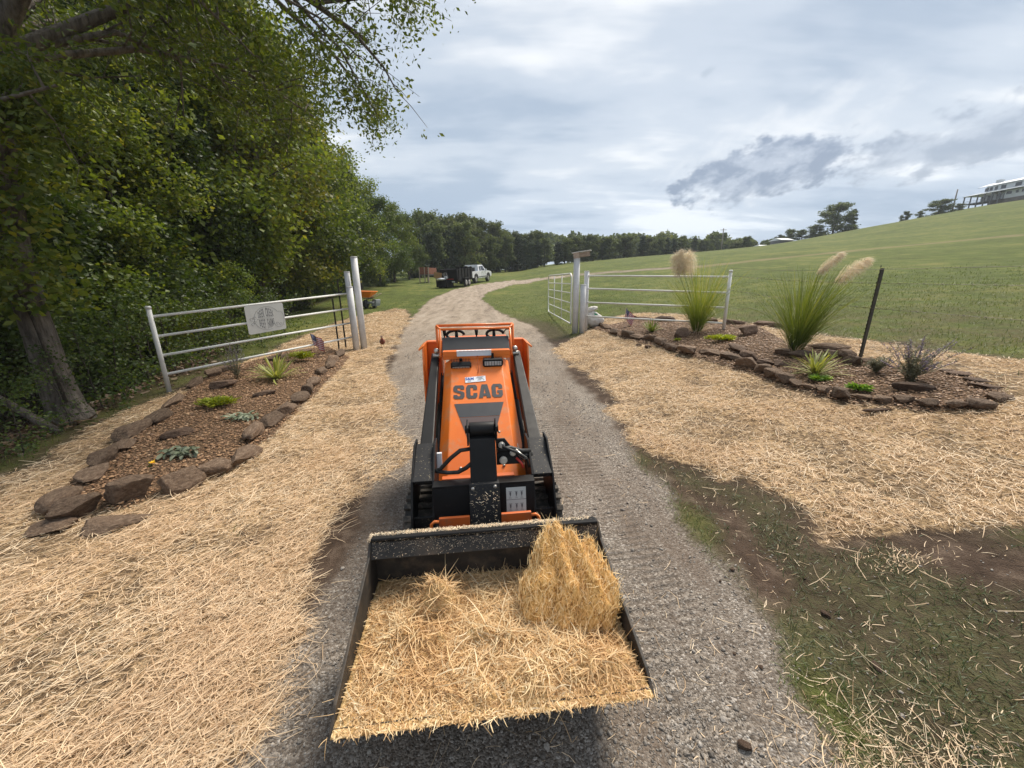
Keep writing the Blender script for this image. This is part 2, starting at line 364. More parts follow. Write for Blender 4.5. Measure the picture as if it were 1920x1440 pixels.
class MB:
    """collects shapes for one mesh"""
    def __init__(s): s.v = []; s.f = []; s.sm = []
    def add(s, V, F, smooth=False):
        b = len(s.v); s.v += [tuple(map(float, p)) for p in V]; s.f += [tuple(b+i for i in f) for f in F]; s.sm += [smooth]*len(F); return s
    def box(s, c, d, rot=None, taper=None):
        x, y, z = (k/2 for k in d); P = [(-x, -y, -z), (x, -y, -z), (x, y, -z), (-x, y, -z), (-x, -y, z), (x, -y, z), (x, y, z), (-x, y, z)]
        if taper: P = [(p[0]*(taper if p[2] > 0 else 1), p[1]*(taper if p[2] > 0 else 1), p[2]) for p in P]
        Mx = Matrix.Translation(c) @ (rot.to_4x4() if rot is not None else Matrix.Identity(4))
        return s.add([Mx @ Vector(p) for p in P], [(0, 3, 2, 1), (4, 5, 6, 7), (0, 1, 5, 4), (1, 2, 6, 5), (2, 3, 7, 6), (3, 0, 4, 7)])
    def hexa(s, P):  # 8 points: bottom loop 4, top loop 4
        return s.add(P, [(0, 3, 2, 1), (4, 5, 6, 7), (0, 1, 5, 4), (1, 2, 6, 5), (2, 3, 7, 6), (3, 0, 4, 7)])
    def prism(s, poly, x0, x1, axis='x'):
        """extrude a 2-D outline (a,b) along an axis; axis x: outline is (y,z)"""
        n = len(poly); mk = {'x': lambda t, a, b: (t, a, b), 'y': lambda t, a, b: (a, t, b), 'z': lambda t, a, b: (a, b, t)}[axis]
        V = [mk(x0, a, b) for a, b in poly] + [mk(x1, a, b) for a, b in poly]
        F = [tuple(range(n-1, -1, -1)), tuple(range(n, 2*n))] + [(i, (i+1) % n, n+(i+1) % n, n+i) for i in range(n)]
        return s.add(V, F)
    def tube(s, pts, rad, n=10, cap=True, smooth=True):
        pts = [Vector(p) for p in pts]; rads = rad if isinstance(rad, (list, tuple)) else [rad]*len(pts)
        V = []; F = []; prev = None
        for i, p in enumerate(pts):
            t = (pts[min(i+1, len(pts)-1)] - pts[max(i-1, 0)]).normalized()
            if prev is None:
                a = Vector((0, 0, 1)) if abs(t.z) < .9 else Vector((1, 0, 0)); nn = t.cross(a).normalized()
            else:
                nn = (prev - t*prev.dot(t)); nn = nn.normalized() if nn.length > 1e-6 else t.orthogonal().normalized()
            prev = nn; bb = t.cross(nn)
            for k in range(n):
                a = 2*math.pi*k/n; V.append(p + (nn*math.cos(a) + bb*math.sin(a))*rads[i])
        for i in range(len(pts)-1):
            for k in range(n): F.append((i*n+k, i*n+(k+1) % n, (i+1)*n+(k+1) % n, (i+1)*n+k))
        s.add(V, F, smooth)
        if cap:
            b = len(s.v)-len(V); s.f.append(tuple(b+k for k in range(n-1, -1, -1))); s.sm.append(False)
            s.f.append(tuple(b+(len(pts)-1)*n+k for k in range(n))); s.sm.append(False)
        return s
    def ball(s, c, r, n=10, mseg=7):
        r = (r, r, r) if isinstance(r, (int, float)) else r; V = [(c[0], c[1], c[2]-r[2])]
        for i in range(1, mseg):
            a = math.pi*i/mseg
            for k in range(n): b = 2*math.pi*k/n; V.append((c[0]+r[0]*math.sin(a)*math.cos(b), c[1]+r[1]*math.sin(a)*math.sin(b), c[2]-r[2]*math.cos(a)))
        V.append((c[0], c[1], c[2]+r[2])); F = [(0, 1+(k+1) % n, 1+k) for k in range(n)]
        for i in range(mseg-2):
            for k in range(n): F.append((1+i*n+k, 1+i*n+(k+1) % n, 1+(i+1)*n+(k+1) % n, 1+(i+1)*n+k))
        e = len(V)-1; F += [(e, 1+(mseg-2)*n+k, 1+(mseg-2)*n+(k+1) % n) for k in range(n)]
        return s.add(V, F, True)
    def build(s, name, mat, parent=None, bevel=0., loc=None):
        me = bpy.data.meshes.new(name); me.from_pydata(s.v, [], s.f); me.polygons.foreach_set('use_smooth', s.sm); me.update()
        bm = bmesh.new(); bm.from_mesh(me); bmesh.ops.recalc_face_normals(bm, faces=bm.faces)
        if bevel:
            es = [e for e in bm.edges if len(e.link_faces) == 2 and e.calc_face_angle(0) > R(28) and not (e.link_faces[0].smooth and e.link_faces[1].smooth)]
            if es: bmesh.ops.bevel(bm, geom=es, offset=bevel, segments=2, profile=.6, affect='EDGES', clamp_overlap=True)
        bm.to_mesh(me); bm.free()
        return link(name, me, mat, parent, loc)
def arc(c, r, a0, a1, n, plane='xz'):
    out = []
    for i in range(n+1):
        a = a0+(a1-a0)*i/n
        p = (c[0]+r*math.cos(a), c[1], c[2]+r*math.sin(a)) if plane == 'xz' else ((c[0], c[1]+r*math.cos(a), c[2]+r*math.sin(a)) if plane == 'yz' else (c[0]+r*math.cos(a), c[1]+r*math.sin(a), c[2]))
        out.append(p)
    return out
def copy_tree(o, parent=None):
    c = o.copy(); COL.objects.link(c)
    if parent is not None: c.parent = parent
    for ch in list(o.children): copy_tree(ch, c)
    return c

# value noise for sculpting and masks
_perm = rng.random((64, 64, 64)).astype(np.float32)
def vnoise(x, y, z=0., f=1.):
    x = np.asarray(x, float)*f+100; y = np.asarray(y, float)*f+100; z = np.asarray(z, float)*f+100+0*x
    xi, yi, zi = np.floor(x).astype(int), np.floor(y).astype(int), np.floor(z).astype(int)
    u, v, w_ = x-xi, y-yi, z-zi; u = u*u*(3-2*u); v = v*v*(3-2*v); w_ = w_*w_*(3-2*w_)
    g = lambda a, b, c: _perm[(xi+a) % 64, (yi+b) % 64, (zi+c) % 64]
    return ((g(0,0,0)*(1-u)+g(1,0,0)*u)*(1-v)+(g(0,1,0)*(1-u)+g(1,1,0)*u)*v)*(1-w_) + ((g(0,0,1)*(1-u)+g(1,0,1)*u)*(1-v)+(g(0,1,1)*(1-u)+g(1,1,1)*u)*v)*w_
def fbm(x, y, z=0., f=1., o=4):
    s_ = 0; a = .5; t = 0
    for i in range(o): s_ = s_+a*vnoise(x, y, z, f*2**i); t += a; a *= .5
    return s_/t
def strand_mesh(name, pos, ang, length, width, pitch, bend, rnd, roll=None, K=3, grad=0.):
    """flat bent ribbons: pos is the start point of each"""
    n = len(pos); d0 = np.stack([np.cos(ang)*np.cos(pitch), np.sin(ang)*np.cos(pitch), np.sin(pitch)], 1)
    side = np.stack([-np.sin(ang), np.cos(ang), 0*ang], 1)
    up = np.cross(d0, side)
    if roll is not None: wv = side*np.cos(roll)[:, None]+up*np.sin(roll)[:, None]
    else: wv = side
    V = np.zeros((n, 2*(K+1), 3)); p = pos.copy(); a = ang.copy(); pi = pitch.copy()
    for k in range(K+1):
        wk = width*(1 if k < K else .45)
        V[:, 2*k] = p-wv*wk[:, None]/2; V[:, 2*k+1] = p+wv*wk[:, None]/2
        st = (length/K)[:, None]; p = p+np.stack([np.cos(a)*np.cos(pi), np.sin(a)*np.cos(pi), np.sin(pi)], 1)*st
        a = a+bend[:, 0]; pi = pi+bend[:, 1]
    b = (np.arange(n)*2*(K+1))[:, None]
    F = np.concatenate([b+np.array([[2*k, 2*k+1, 2*k+3, 2*k+2]]) for k in range(K)], 1).reshape(-1, 4)
    return np_mesh(name, V.reshape(-1, 3), F, {'rnd': np.clip(np.repeat(rnd, 2*(K+1))+np.tile(np.repeat(np.linspace(0, grad, K+1), 2), n), 0, 1)})
# ------------------------------------------------------------------ regions of the ground (surveyed outlines turned into metres)
def wpoly(px): return np.array([at(*p) for p in px])
def sdist(poly, x, y, closed=True):
    """signed distance (positive inside) to a closed outline, or minus the distance to an open line"""
    x = np.asarray(x, float); y = np.asarray(y, float); d = np.full(x.shape, 1e9); ins = np.zeros(x.shape, bool); n = len(poly)
    for i in range(n if closed else n-1):
        ax, ay = poly[i]; bx, by = poly[(i+1) % n]; ex, ey = bx-ax, by-ay; L2 = ex*ex+ey*ey+1e-12
        t = np.clip(((x-ax)*ex+(y-ay)*ey)/L2, 0, 1); d = np.minimum(d, np.hypot(x-ax-t*ex, y-ay-t*ey))
        if closed:
            c = (ay > y) != (by > y)
            with np.errstate(divide='ignore', invalid='ignore'):
                xi = ax+(y-ay)*(bx-ax)/(by-ay if by != ay else 1e-12)
            ins ^= c & (x < xi)
    return np.where(ins, d, -d) if closed else -d
P_road = wpoly([(330,1440),(500,1300),(565,1150),(640,1010),(690,900),(712,800),(722,730),(742,650),(758,610),(785,582),(805,562),(850,543),(900,533),(960,525.5),(1025,519.5),(1060,517),
                (1060,520.5),(1020,524.5),(960,534),(915,548),(903,560),(925,578),(1000,612),(1035,645),(1075,700),(1130,760),(1190,860),(1270,930),(1350,1050),(1440,1170),(1530,1300),(1640,1440)])
P_road = np.vstack([P_road[:-1], P_road[-1:], [[1.5, -3], [-1.6, -3]]])
P_road2 = wpoly([(1040,520),(1100,514),(1200,506.5),(1290,500)])
P_strawL = wpoly([(-700,1300),(-300,1020),(0,890),(150,812),(330,733),(430,690),(560,632),(640,600),(690,588),(740,578),(765,582),(772,600),(748,640),(722,690),(728,740),(765,790),(772,830),(720,900),(675,960),(630,1050),(600,1130),(560,1210),(520,1290),(440,1440)])
P_strawL = np.vstack([P_strawL, [[-1.3, -3], [-6, -3]]])
P_bedL = wpoly([(112,930),(140,958),(225,965),(385,903),(500,830),(590,742),(655,672),(615,652),(530,663),(400,703),(300,780),(190,862)])
P_strawR = wpoly([(1035,655),(1085,632),(1125,600),(1190,588),(1300,590),(1430,612),(1560,635),(1720,650),(1920,675),(2300,730),(2600,900),(2500,1000),(2100,1020),(1920,1010),(1800,985),(1700,1000),(1600,985),(1545,1010),(1500,965),(1400,900),(1300,872),(1200,835),(1160,780),(1140,740),(1075,695)])
P_bedR = wpoly([(1112,617),(1185,603),(1265,607),(1420,613),(1480,650),(1560,652),(1640,688),(1800,704),(1885,745),(1850,768),(1740,775),(1600,762),(1480,730),(1340,682),(1200,644)])
P_dirtR = wpoly([(1190,868),(1270,868),(1400,895),(1500,945),(1560,990),(1700,1000),(1920,1005),(2400,1020),(2500,1440),(1640,1440),(1530,1300),(1440,1170),(1350,1050),(1270,930)])
P_dirtR = np.vstack([P_dirtR[:9], [[5., -3], [1.4, -3]], P_dirtR[9:]])
P_track = np.array([at(*p) for p in [(1290,503),(1430,487),(1600,470),(1760,455),(1920,440)]])
P_gateg = wpoly([(905,562),(1000,540),(1090,560),(1100,620),(1040,640),(1000,612),(925,580)])

def masks(x, y):
    n1 = fbm(x, y, 3., 1.6, 4)-.5; n2 = fbm(x, y, 9., 5., 3)-.5; n3 = fbm(x, y, 5., .5, 3)-.5
    far = np.clip(np.hypot(x, y)/18, 0, 1)
    road = ss(sdist(P_road, x, y)+n1*.45+n2*.15, -.08, .10)
    road2 = ss(sdist(P_road2, x, y, False)+1.3, -.5, .3); road = np.maximum(road, road2*.6)
    bed = np.maximum(ss(sdist(P_bedL, x, y), -.04, .05), ss(sdist(P_bedR, x, y), -.05, .06))
    sL = sdist(P_strawL, x, y)+n1*.55+n2*.22; sR = sdist(P_strawR, x, y)+n1*.65+n2*.25
    straw = np.maximum(ss(sL, -.12, .16), ss(sR, -.14, .18))
    thin = ss(fbm(x, y, 21., 2.1, 4), .36, .56)                         # holes in the straw
    straw = straw*(1-.50*(1-thin))
    straw = straw*(1-bed)
    road = road*(1-bed)
    dirt = ss(sdist(P_dirtR, x, y)+n1*.5, -.15, .15)*(1-road)*(1-bed)
    gate = ss(sdist(P_gateg, x, y)+n1*.5, -.3, .3)
    woods = ss(edge_x(y)-x+n1*1.2, -.2, .6)*(1-ss(y, 26, 40))
    tr = ss(sdist(P_track, x, y, False)+.9+n3*.8, -.4, .4)
    grass = np.clip(1-road-bed-woods, 0, 1)
    sm = np.maximum(ss(sL, -.25, .1), ss(sR, -.3, .05)); grass = grass*(1-.93*sm); rd_ = -sdist(P_road, x, y)+n1*.5; grass = grass*(1-(1-ss(rd_, .5, 1.1))*np.where(x < 0, 1-ss(y, 14, 20), ss(y, 3.2, 4.5)*(1-ss(y, 14, 20))))
    grass = grass*(1-dirt*(.25+.75*(1-ss(fbm(x, y, 31., 1.0, 3)-.10*ss(x, 2.8, 1.8), .40, .60))))
    return dict(straw=straw, road=road, bed=bed, grass=grass, woods=woods, track=tr, dirt=dirt, gate=gate)

def GS(x, y, mk):
    z = G0(x, y)
    near = 1-ss(np.hypot(x, y), 25, 50)
    z = z + near*(.05*mk['bed'] + .030*mk['straw']*fbm(x, y, 2., 3.2, 4) + .05*mk['straw']*(fbm(x, y, 44., 1.1, 2)-.5) + (.05*(1-mk['road'])*(fbm(x, y, 8., .7, 3)-.5)))
    # wheel ruts, tread marks and loose lumps on the drive
    z = z + near*mk['road']*(.012*(fbm(x, y, 6., 5., 3)-.5) - .02*np.exp(-((x-.75)/.28)**2)*(y < 12))
    return z
_g_cache = {}
def G(x, y):
    x = np.asarray(x, float); y = np.asarray(y, float)
    return GS(x, y, masks(x, y))
def gz(x, y): return float(G(np.array([x]), np.array([y]))[0])

def axis(fine0, fine1, step, lo, hi, grow=1.075):
    a = list(np.arange(fine0, fine1+1e-6, step)); s_ = step
    while a[-1] < hi: s_ *= grow; a.append(a[-1]+s_)
    s_ = step; b = []; p = fine0
    while p > lo: s_ *= grow; p -= s_; b.append(p)
    return np.array(b[::-1]+a)
gx = axis(-7.5, 7.5, .05, -420, 420); gy = axis(.2, 13., .05, -40, 620, 1.05)
XX, YY = np.meshgrid(gx, gy); mk = masks(XX.ravel(), YY.ravel()); ZZ = GS(XX.ravel(), YY.ravel(), mk)
nx, ny = len(gx), len(gy)
ii = (np.arange(ny-1)[:, None]*nx+np.arange(nx-1)[None, :]).ravel()
me = np_mesh('ground', np.stack([XX.ravel(), YY.ravel(), ZZ], 1), np.stack([ii, ii+1, ii+nx+1, ii+nx], 1), {k: v for k, v in mk.items()}, smooth=True)
mt, nt = new_mat('ground'); b = NB(nt); P = b.geo()
# short pasture
g1 = b.noise(.16, 5, .6, P); g2 = b.noise(1.6, 6, .65, b.mapping(P, (1, .55, 1))); g3 = b.noise(16, 6, .7, P)
gcol = b.ramp(b.math('ADD', b.math('MULTIPLY', g1, .42), b.math('MULTIPLY', g2, .58)), [(.36, (.050, .066, .012)), (.49, (.082, .112, .020)), (.62, (.155, .160, .042))])
gcol = b.mix(1., gcol, b.ramp(g3, [(.30, .55), (.68, 1.35)]), 'MULTIPLY')
sxy = b.new('ShaderNodeSeparateXYZ'); b.l.new(P, sxy.inputs[0])
nearf = b.ramp(b.math('DIVIDE', b.math('ADD', b.math('SQRT', b.math('ADD', b.math('MULTIPLY', sxy.outputs[0], sxy.outputs[0]), b.math('MULTIPLY', sxy.outputs[1], sxy.outputs[1]))), b.math('MULTIPLY', b.noise(.35, 3, .6, P), 9.)), 26.), [(.46, 1.), (.90, .18)])
gcol = b.mix(b.math('MULTIPLY', nearf, b.ramp(b.noise(1.1, 5, .65, P), [(.34, .1), (.62, .95)])), gcol, b.ramp(g3, [(.3, (.060, .046, .022)), (.7, (.130, .105, .052))]))
gcol = b.mix(b.attr('dirt'), gcol, b.ramp(b.math('ADD', b.math('MULTIPLY', g3, .5), b.math('MULTIPLY', g2, .5)), [(.36, (.034, .025, .015)), (.48, (.062, .055, .028)), (.60, (.085, .088, .036))]))
# bare dirt
dcol = b.ramp(b.noise(7, 8, .7, P), [(.30, (.034, .022, .015)), (.52, (.075, .051, .036)), (.72, (.16, .118, .088))])
# crushed stone
v1 = b.voro(110, P); v2 = b.voro(34, P)
vc = b.voro(110, P, out=1); sep = b.new('ShaderNodeSeparateColor'); b.l.new(vc, sep.inputs[0])
r1 = b.ramp(sep.outputs[0], [(0., (.085, .070, .056)), (.55, (.225, .195, .165)), (.93, (.37, .33, .285)), (1., (.55, .51, .46))])
rb = b.noise(1.3, 6, .65, b.mapping(P, (1.6, .5, 1)))
rcol = b.mix(b.ramp(rb, [(.40, 0.), (.66, .75)]), r1, b.ramp(b.noise(60, 5, .7, P), [(.3, (.075, .052, .038)), (.7, (.20, .155, .12))]))
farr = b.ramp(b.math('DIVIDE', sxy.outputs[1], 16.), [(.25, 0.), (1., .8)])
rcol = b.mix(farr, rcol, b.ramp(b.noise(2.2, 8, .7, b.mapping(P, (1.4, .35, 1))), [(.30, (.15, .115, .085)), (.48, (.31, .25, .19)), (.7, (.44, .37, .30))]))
# straw seen as texture
s1 = b.noise(26, 8, .75, b.mapping(P, (1, .35, 1), (0, 0, .5)), 1.2); s2 = b.noise(22, 8, .75, b.mapping(P, (.35, 1, 1), (0, 0, .9), (3, 3, 0)), 1.2)
sf = b.math('MAXIMUM', s1, s2); s3 = b.noise(2.2, 6, .65, P)
scol = b.ramp(sf, [(.46, (.085, .055, .032)), (.57, (.42, .29, .16)), (.68, (.76, .58, .37))])
scol = b.mix(b.ramp(s3, [(.32, .55), (.55, 0.)]), scol, b.ramp(sf, [(.4, (.07, .045, .03)), (.7, (.34, .23, .13))]))
# bark mulch, leaf litter
mv = b.voro(60, P, out=1); sm_ = b.new('ShaderNodeSeparateColor'); b.l.new(mv, sm_.inputs[0])
mcol = b.ramp(sm_.outputs[0], [(0., (.040, .025, .016)), (.5, (.11, .068, .040)), (1., (.22, .14, .085))])
lcol = b.ramp(b.noise(9, 8, .75, P), [(.3, (.016, .011, .008)), (.55, (.050, .032, .020)), (.75, (.12, .080, .050))])
col = b.mix(b.attr('grass'), dcol, gcol)
col = b.mix(b.math('MULTIPLY', b.attr('gate'), .35), col, (.10, .11, .035))
col = b.mix(b.attr('woods'), col, lcol)
col = b.mix(b.math('MULTIPLY', b.attr('track'), .7), col, (.20, .155, .085))
col = b.mix(b.attr('road'), col, rcol)
col = b.mix(b.attr('bed'), col, mcol)
col = b.mix(b.ramp(b.math('ADD', b.attr('straw'), b.math('MULTIPLY', b.math('SUBTRACT', b.noise(14, 6, .7, P), .5), .9)), [(.30, 0.), (.62, 1.)]), col, scol)
rotp = b.mapping(P, (1, 1, 1), (0, 0, R(-6))); sr = b.new('ShaderNodeSeparateXYZ'); b.l.new(rotp, sr.inputs[0])
wob = b.math('MULTIPLY', b.math('SUBTRACT', b.noise(3, 3, .6, P), .5), .05)
wav = b.math('SINE', b.math('MULTIPLY', b.math('ADD', sr.outputs[1], wob), 95.))
def strip(c0, hw): return b.ramp(b.math('ABSOLUTE', b.math('SUBTRACT', b.math('ADD', sr.outputs[0], wob), c0)), [(hw*.8, 1.), (hw*1.25, 0.)])
tm = b.math('MULTIPLY', b.math('MAXIMUM', strip(.82, .13), b.math('MAXIMUM', strip(1.10, .11), b.math('MULTIPLY', strip(-.80, .11), .6))), b.math('MULTIPLY', b.attr('road'), b.ramp(b.noise(2.5, 4, .6, P), [(.38, .1), (.58, 1.)])))
col = b.mix(b.math('MULTIPLY', tm, b.math('MULTIPLY', b.math('ADD', wav, 1.), .16)), col, (.06, .045, .034))
hh = b.math('ADD', b.math('ADD', b.math('MULTIPLY', b.math('SUBTRACT', 1., v1), .5), b.math('MULTIPLY', b.noise(30, 6, .7, P), .9)), b.math('MULTIPLY', b.math('MULTIPLY', tm, wav), -.55))
b.out(b.bsdf(col, .92, 0, hh, .8, .018, spec=.15))
ground = tag(link('ground', me, mt), 'ground of gravel drive, straw, planting beds and pasture', None, None, 'structure')

# ------------------------------------------------------------------ scatter
def polar(n_per, rfall, p, r0, r1, half=R(63)):
    """random spots around the viewer, thinning with distance: n_per per square metre inside rfall"""
    rs = np.linspace(r0, r1, 4000); dens = n_per*np.minimum(1, (rfall/rs)**p); c = np.cumsum(rs*dens)*(rs[1]-rs[0])*2*half
    n = int(c[-1]); rr = np.interp(rng.random(n)*c[-1], c, rs); th = rng.uniform(-half, half, n)
    return rr*np.sin(th), rr*np.cos(th), rr
DENS = 1.0
# machine footprint keeps loose things off the tracks
def build_straw():
    x, y, r = polar(11500*DENS, 2.0, 1.45, .75, 30)
    mkk = masks(x, y); prob = np.clip(mkk['straw'], 0, 1)**1.3
    prob = np.maximum(prob, .020*(1-mkk['bed'])*(r < 7)*ss(fbm(x, y, 71., .9, 3), .40, .7)*(1-mkk['woods']))
    extra = np.exp(-((x-1.45)/.35)**2-((y-.95)/.22)**2)*.5+np.exp(-((x-2.3)/.16)**2-((y-1.95)/.10)**2)*.55     # stray tufts on the verge
    prob = np.maximum(prob, np.maximum(extra, .030*mkk['dirt']))
    k = rng.random(len(x)) < prob; x, y, r = x[k], y[k], r[k]; pr = prob[k]; st = mkk['straw'][k]; n = len(x)
    z = G(x, y)+rng.random(n)**1.6*.030*np.clip(st*1.5, .12, 1)+.002
    ang = np.where(rng.random(n) < .45, rng.normal(.75, .5, n), rng.uniform(0, 2*math.pi, n))
    L = np.clip(rng.lognormal(math.log(.058), .60, n), .015, .26)*(1+.02*r); W = rng.uniform(.0010, .0037, n)*(1+.13*np.maximum(r-1.5, 0))
    pitch = rng.normal(0, .13, n); bend = np.stack([rng.normal(0, .22, n), rng.normal(-.03, .10, n)], 1)
    rnd = np.clip(rng.beta(2.3, 1.15, n)*(.68+.32*ss(fbm(x, y, 12., 1.4, 3), .3, .6)), 0, 1)
    me = strand_mesh('straw', np.stack([x, y, z], 1), ang, L, W, pitch, bend, rnd, rng.uniform(-.9, .9, n))
    tag(link('straw_mulch', me, M_straw), 'loose pale straw spread over the ground', None, None, 'stuff'); print('straw', n)
build_straw()
def ico():
    t = (1+5**.5)/2; V = np.array([(-1, t, 0), (1, t, 0), (-1, -t, 0), (1, -t, 0), (0, -1, t), (0, 1, t), (0, -1, -t), (0, 1, -t), (t, 0, -1), (t, 0, 1), (-t, 0, -1), (-t, 0, 1)])/math.sqrt(1+t*t)
    F = np.array([(0, 11, 5), (0, 5, 1), (0, 1, 7), (0, 7, 10), (0, 10, 11), (1, 5, 9), (5, 11, 4), (11, 10, 2), (10, 7, 6), (7, 1, 8), (3, 9, 4), (3, 4, 2), (3, 2, 6), (3, 6, 8), (3, 8, 9), (4, 9, 5), (2, 4, 11), (6, 2, 10), (8, 6, 7), (9, 8, 1)])
    return V, F
def blob_mesh(name, x, y, z, size, rnd, flat=(.45, .8)):
    V0, F0 = ico(); n = len(x); V = V0[None]*rng.uniform(.70, 1.25, (n, 12, 1))
    sc_ = np.stack([rng.uniform(.8, 1.3, n), rng.uniform(.6, 1., n), rng.uniform(*flat, n)], 1)*size[:, None]*.5
    V = V*sc_[:, None, :]; a = rng.uniform(0, 6.28, n); ca, sa = np.cos(a)[:, None], np.sin(a)[:, None]
    Vx = V[:, :, 0]*ca-V[:, :, 1]*sa; Vy = V[:, :, 0]*sa+V[:, :, 1]*ca; V = np.stack([Vx+x[:, None], Vy+y[:, None], V[:, :, 2]+z[:, None]], 2)
    F = (np.arange(n)*12)[:, None, None]+F0[None]
    return np_mesh(name, V.reshape(-1, 3), F.reshape(-1, 3), {'rnd': np.repeat(rnd, 12)})
def build_pebbles():
    x, y, r = polar(7500*DENS, 1.6, 1.5, .7, 14)
    mkk = masks(x, y); prob = np.clip(mkk['road'], 0, 1)*(.25+.75*ss(fbm(x, y, 51., 1.7, 3), .35, .6))
    prob = np.maximum(prob, .05*mkk['dirt']*(1-mkk['straw'])); prob *= 1-.75*mkk['straw']
    k = rng.random(len(x)) < prob; x, y, r = x[k], y[k], r[k]; n = len(x)
    s_ = np.clip(rng.lognormal(math.log(.0066), .50, n), .0025, .034)*(1+.05*r)
    me = blob_mesh('gravel', x, y, G(x, y)+s_*.12, s_, np.clip(rng.beta(2.2, 2.6, n), 0, 1))
    tag(link('gravel', me, M_peb), 'loose crushed stone on the drive', None, None, 'stuff'); print('gravel', n)
build_pebbles()
def build_mulch():
    xs = []; ys = []
    for pl, nn in ((P_bedL, 22000), (P_bedR, 22000)):
        a = rng.uniform(pl.min(0), pl.max(0), (nn*3, 2)); k = sdist(pl, a[:, 0], a[:, 1]) > -.02; a = a[k][:nn]; xs.append(a[:, 0]); ys.append(a[:, 1])
    x = np.concatenate(xs); y = np.concatenate(ys); n = len(x); r = np.hypot(x, y)
    s_ = np.clip(rng.lognormal(math.log(.017), .42, n), .006, .05)*(1+.03*r)
    me = blob_mesh('bark_mulch', x, y, G(x, y)+.004+rng.random(n)*.012, s_, np.clip(rng.beta(2.4, 2.2, n), 0, 1), (.25, .5))
    tag(link('bark_mulch', me, M_chip), 'brown bark mulch over the planting beds', None, None, 'stuff')
build_mulch()
def build_grass():
    # pasture beyond the fence and either side of the drive, and the dark verge at the right
    x, y, r = polar(3600*DENS, 2.4, 1.35, .9, 34); mkk = masks(x, y)
    pr = mkk['grass']*(1-mkk['straw'])*(.35+.65*ss(fbm(x, y, 61., 2.2, 3), .38, .58))
    pr = np.where(r > 7, pr*.7, pr)*(1-ss(r, 16, 33)); pr = pr*np.where(mkk['dirt'] > .3, 1.1, 1.)
    k = rng.random(len(x)) < pr; x, y, r = x[k], y[k], r[k]; n = len(x); d = mkk['dirt'][k] > .3
    L = rng.uniform(.025, .065, n)*(1+.02*r)*np.where(d, .9, 1); W = rng.uniform(.0018, .0035, n)*(1+.16*np.maximum(r-2, 0))
    ang = rng.uniform(0, 6.28, n); pitch = np.where(d, rng.uniform(.1, 1.1, n), rng.uniform(.25, 1.25, n)); bend = np.stack([rng.normal(0, .15, n), -rng.uniform(.05, .5, n)], 1)
    rnd = np.clip(rng.beta(2, 2.6, n)+np.where((r < 22), .12, 0), 0, 1)
    P_ = np.stack([x, y, G(x, y)], 1)
    for nm, sel, mtl, lb in (('pasture_grass', ~d, M_grassb, 'short mixed green and tan pasture grass'), ('verge_grass', d, M_grassd, 'dark matted grass on the verge of the drive')):
        me = strand_mesh(nm, P_[sel], ang[sel], L[sel], W[sel], pitch[sel], bend[sel], rnd[sel], None, 2)
        tag(link(nm, me, mtl), lb, None, None, 'stuff')
    print('grass', n)
build_grass()
def build_litter():
    x, y, r = polar(420, 4., .9, 2.0, 22); mkk = masks(x, y); k = (rng.random(len(x)) < np.maximum(mkk['woods'], .0)); x, y = x[k], y[k]; n = len(x)
    me = strand_mesh('leaf_litter', np.stack([x, y, G(x, y)+.01+rng.random(n)*.03], 1), rng.uniform(0, 6.28, n), rng.uniform(.05, .12, n), rng.uniform(.03, .06, n), rng.normal(0, .35, n), rng.normal(0, .3, (n, 2)), rng.random(n), rng.normal(0, .5, n), 1)
    tag(link('leaf_litter', me, M_litter), 'fallen brown leaves on the woodland floor', None, None, 'stuff')
build_litter()
# ------------------------------------------------------------------ the mini skid steer (local axes: x right, y away along the drive, z up)
MX, MY, MRZ = .04, 0., R(6)
def machine_world(x, y):
    c, s = math.cos(MRZ), math.sin(MRZ); return MX+x*c-y*s, MY+x*s+y*c
_bx, _by = machine_world(0, 2.8)
MZ = gz(_bx, _by)-.005
mach = empty('mini_skid_steer', (MX, MY, MZ), MRZ, 'orange and black tracked mini loader with SCAG lettering, parked on the gravel drive', 'mini loader')
HB, HT = (2.28, .535), (3.13, 1.195)                     # hood slope (y, z)
hs = (HT[1]-HB[1])/(HT[0]-HB[0]); hl = math.hypot(HT[0]-HB[0], HT[1]-HB[1]); hang = math.atan(hs)
def hood_pt(x, t, off=0.):
    """t metres up the hood slope from its foot"""
    return (x, HB[0]+math.cos(hang)*t-math.sin(hang)*off, HB[1]+math.sin(hang)*t+math.cos(hang)*off)
def build_hood():
    h = MB(); nseg = 1
    # ribs: crease and outer edge, at foot and at top
    def prof(t, wi, wo):
        c = [hood_pt(-wo, t, -.055), hood_pt(-wi, t, 0), hood_pt(wi, t, 0), hood_pt(wo, t, -.055)]
        return c
    A = prof(0, .235, .305); Bt = prof(hl, .20, .262)
    low = [(-.305, HB[0]+.02, .30), (.305, HB[0]+.02, .30), (-.262, HT[0]+.05, .60), (.262, HT[0]+.05, .60)]
    V = A+Bt+low
    F = [(0, 1, 5, 4), (1, 2, 6, 5), (2, 3, 7, 6), (8, 0, 4, 10), (3, 9, 11, 7), (8, 9, 3, 2, 1, 0), (4, 5, 6, 7, 11, 10), (8, 10, 11, 9)]
    h.add(V, F); hd = h.build('hood', M_orange, mach, .007)
    # shallow pressed shelf near the top, bolts low down
    for sx in (-1, 1):
        bl = MB(); p = hood_pt(sx*.145, .10, .004); bl.ball(p, (.011, .009, .009), 8, 5); bl.build('hood_bolt', M_zinc, hd)
    return hd
hood = build_hood()
def decal_from(outline, t0, name, mat, parent, off=.003):
    """outline in (x, t) metres on the hood face"""
    d = MB(); d.add([hood_pt(x, t, off) for x, t in outline], [tuple(range(len(outline)))]); return d.build(name, mat, parent)
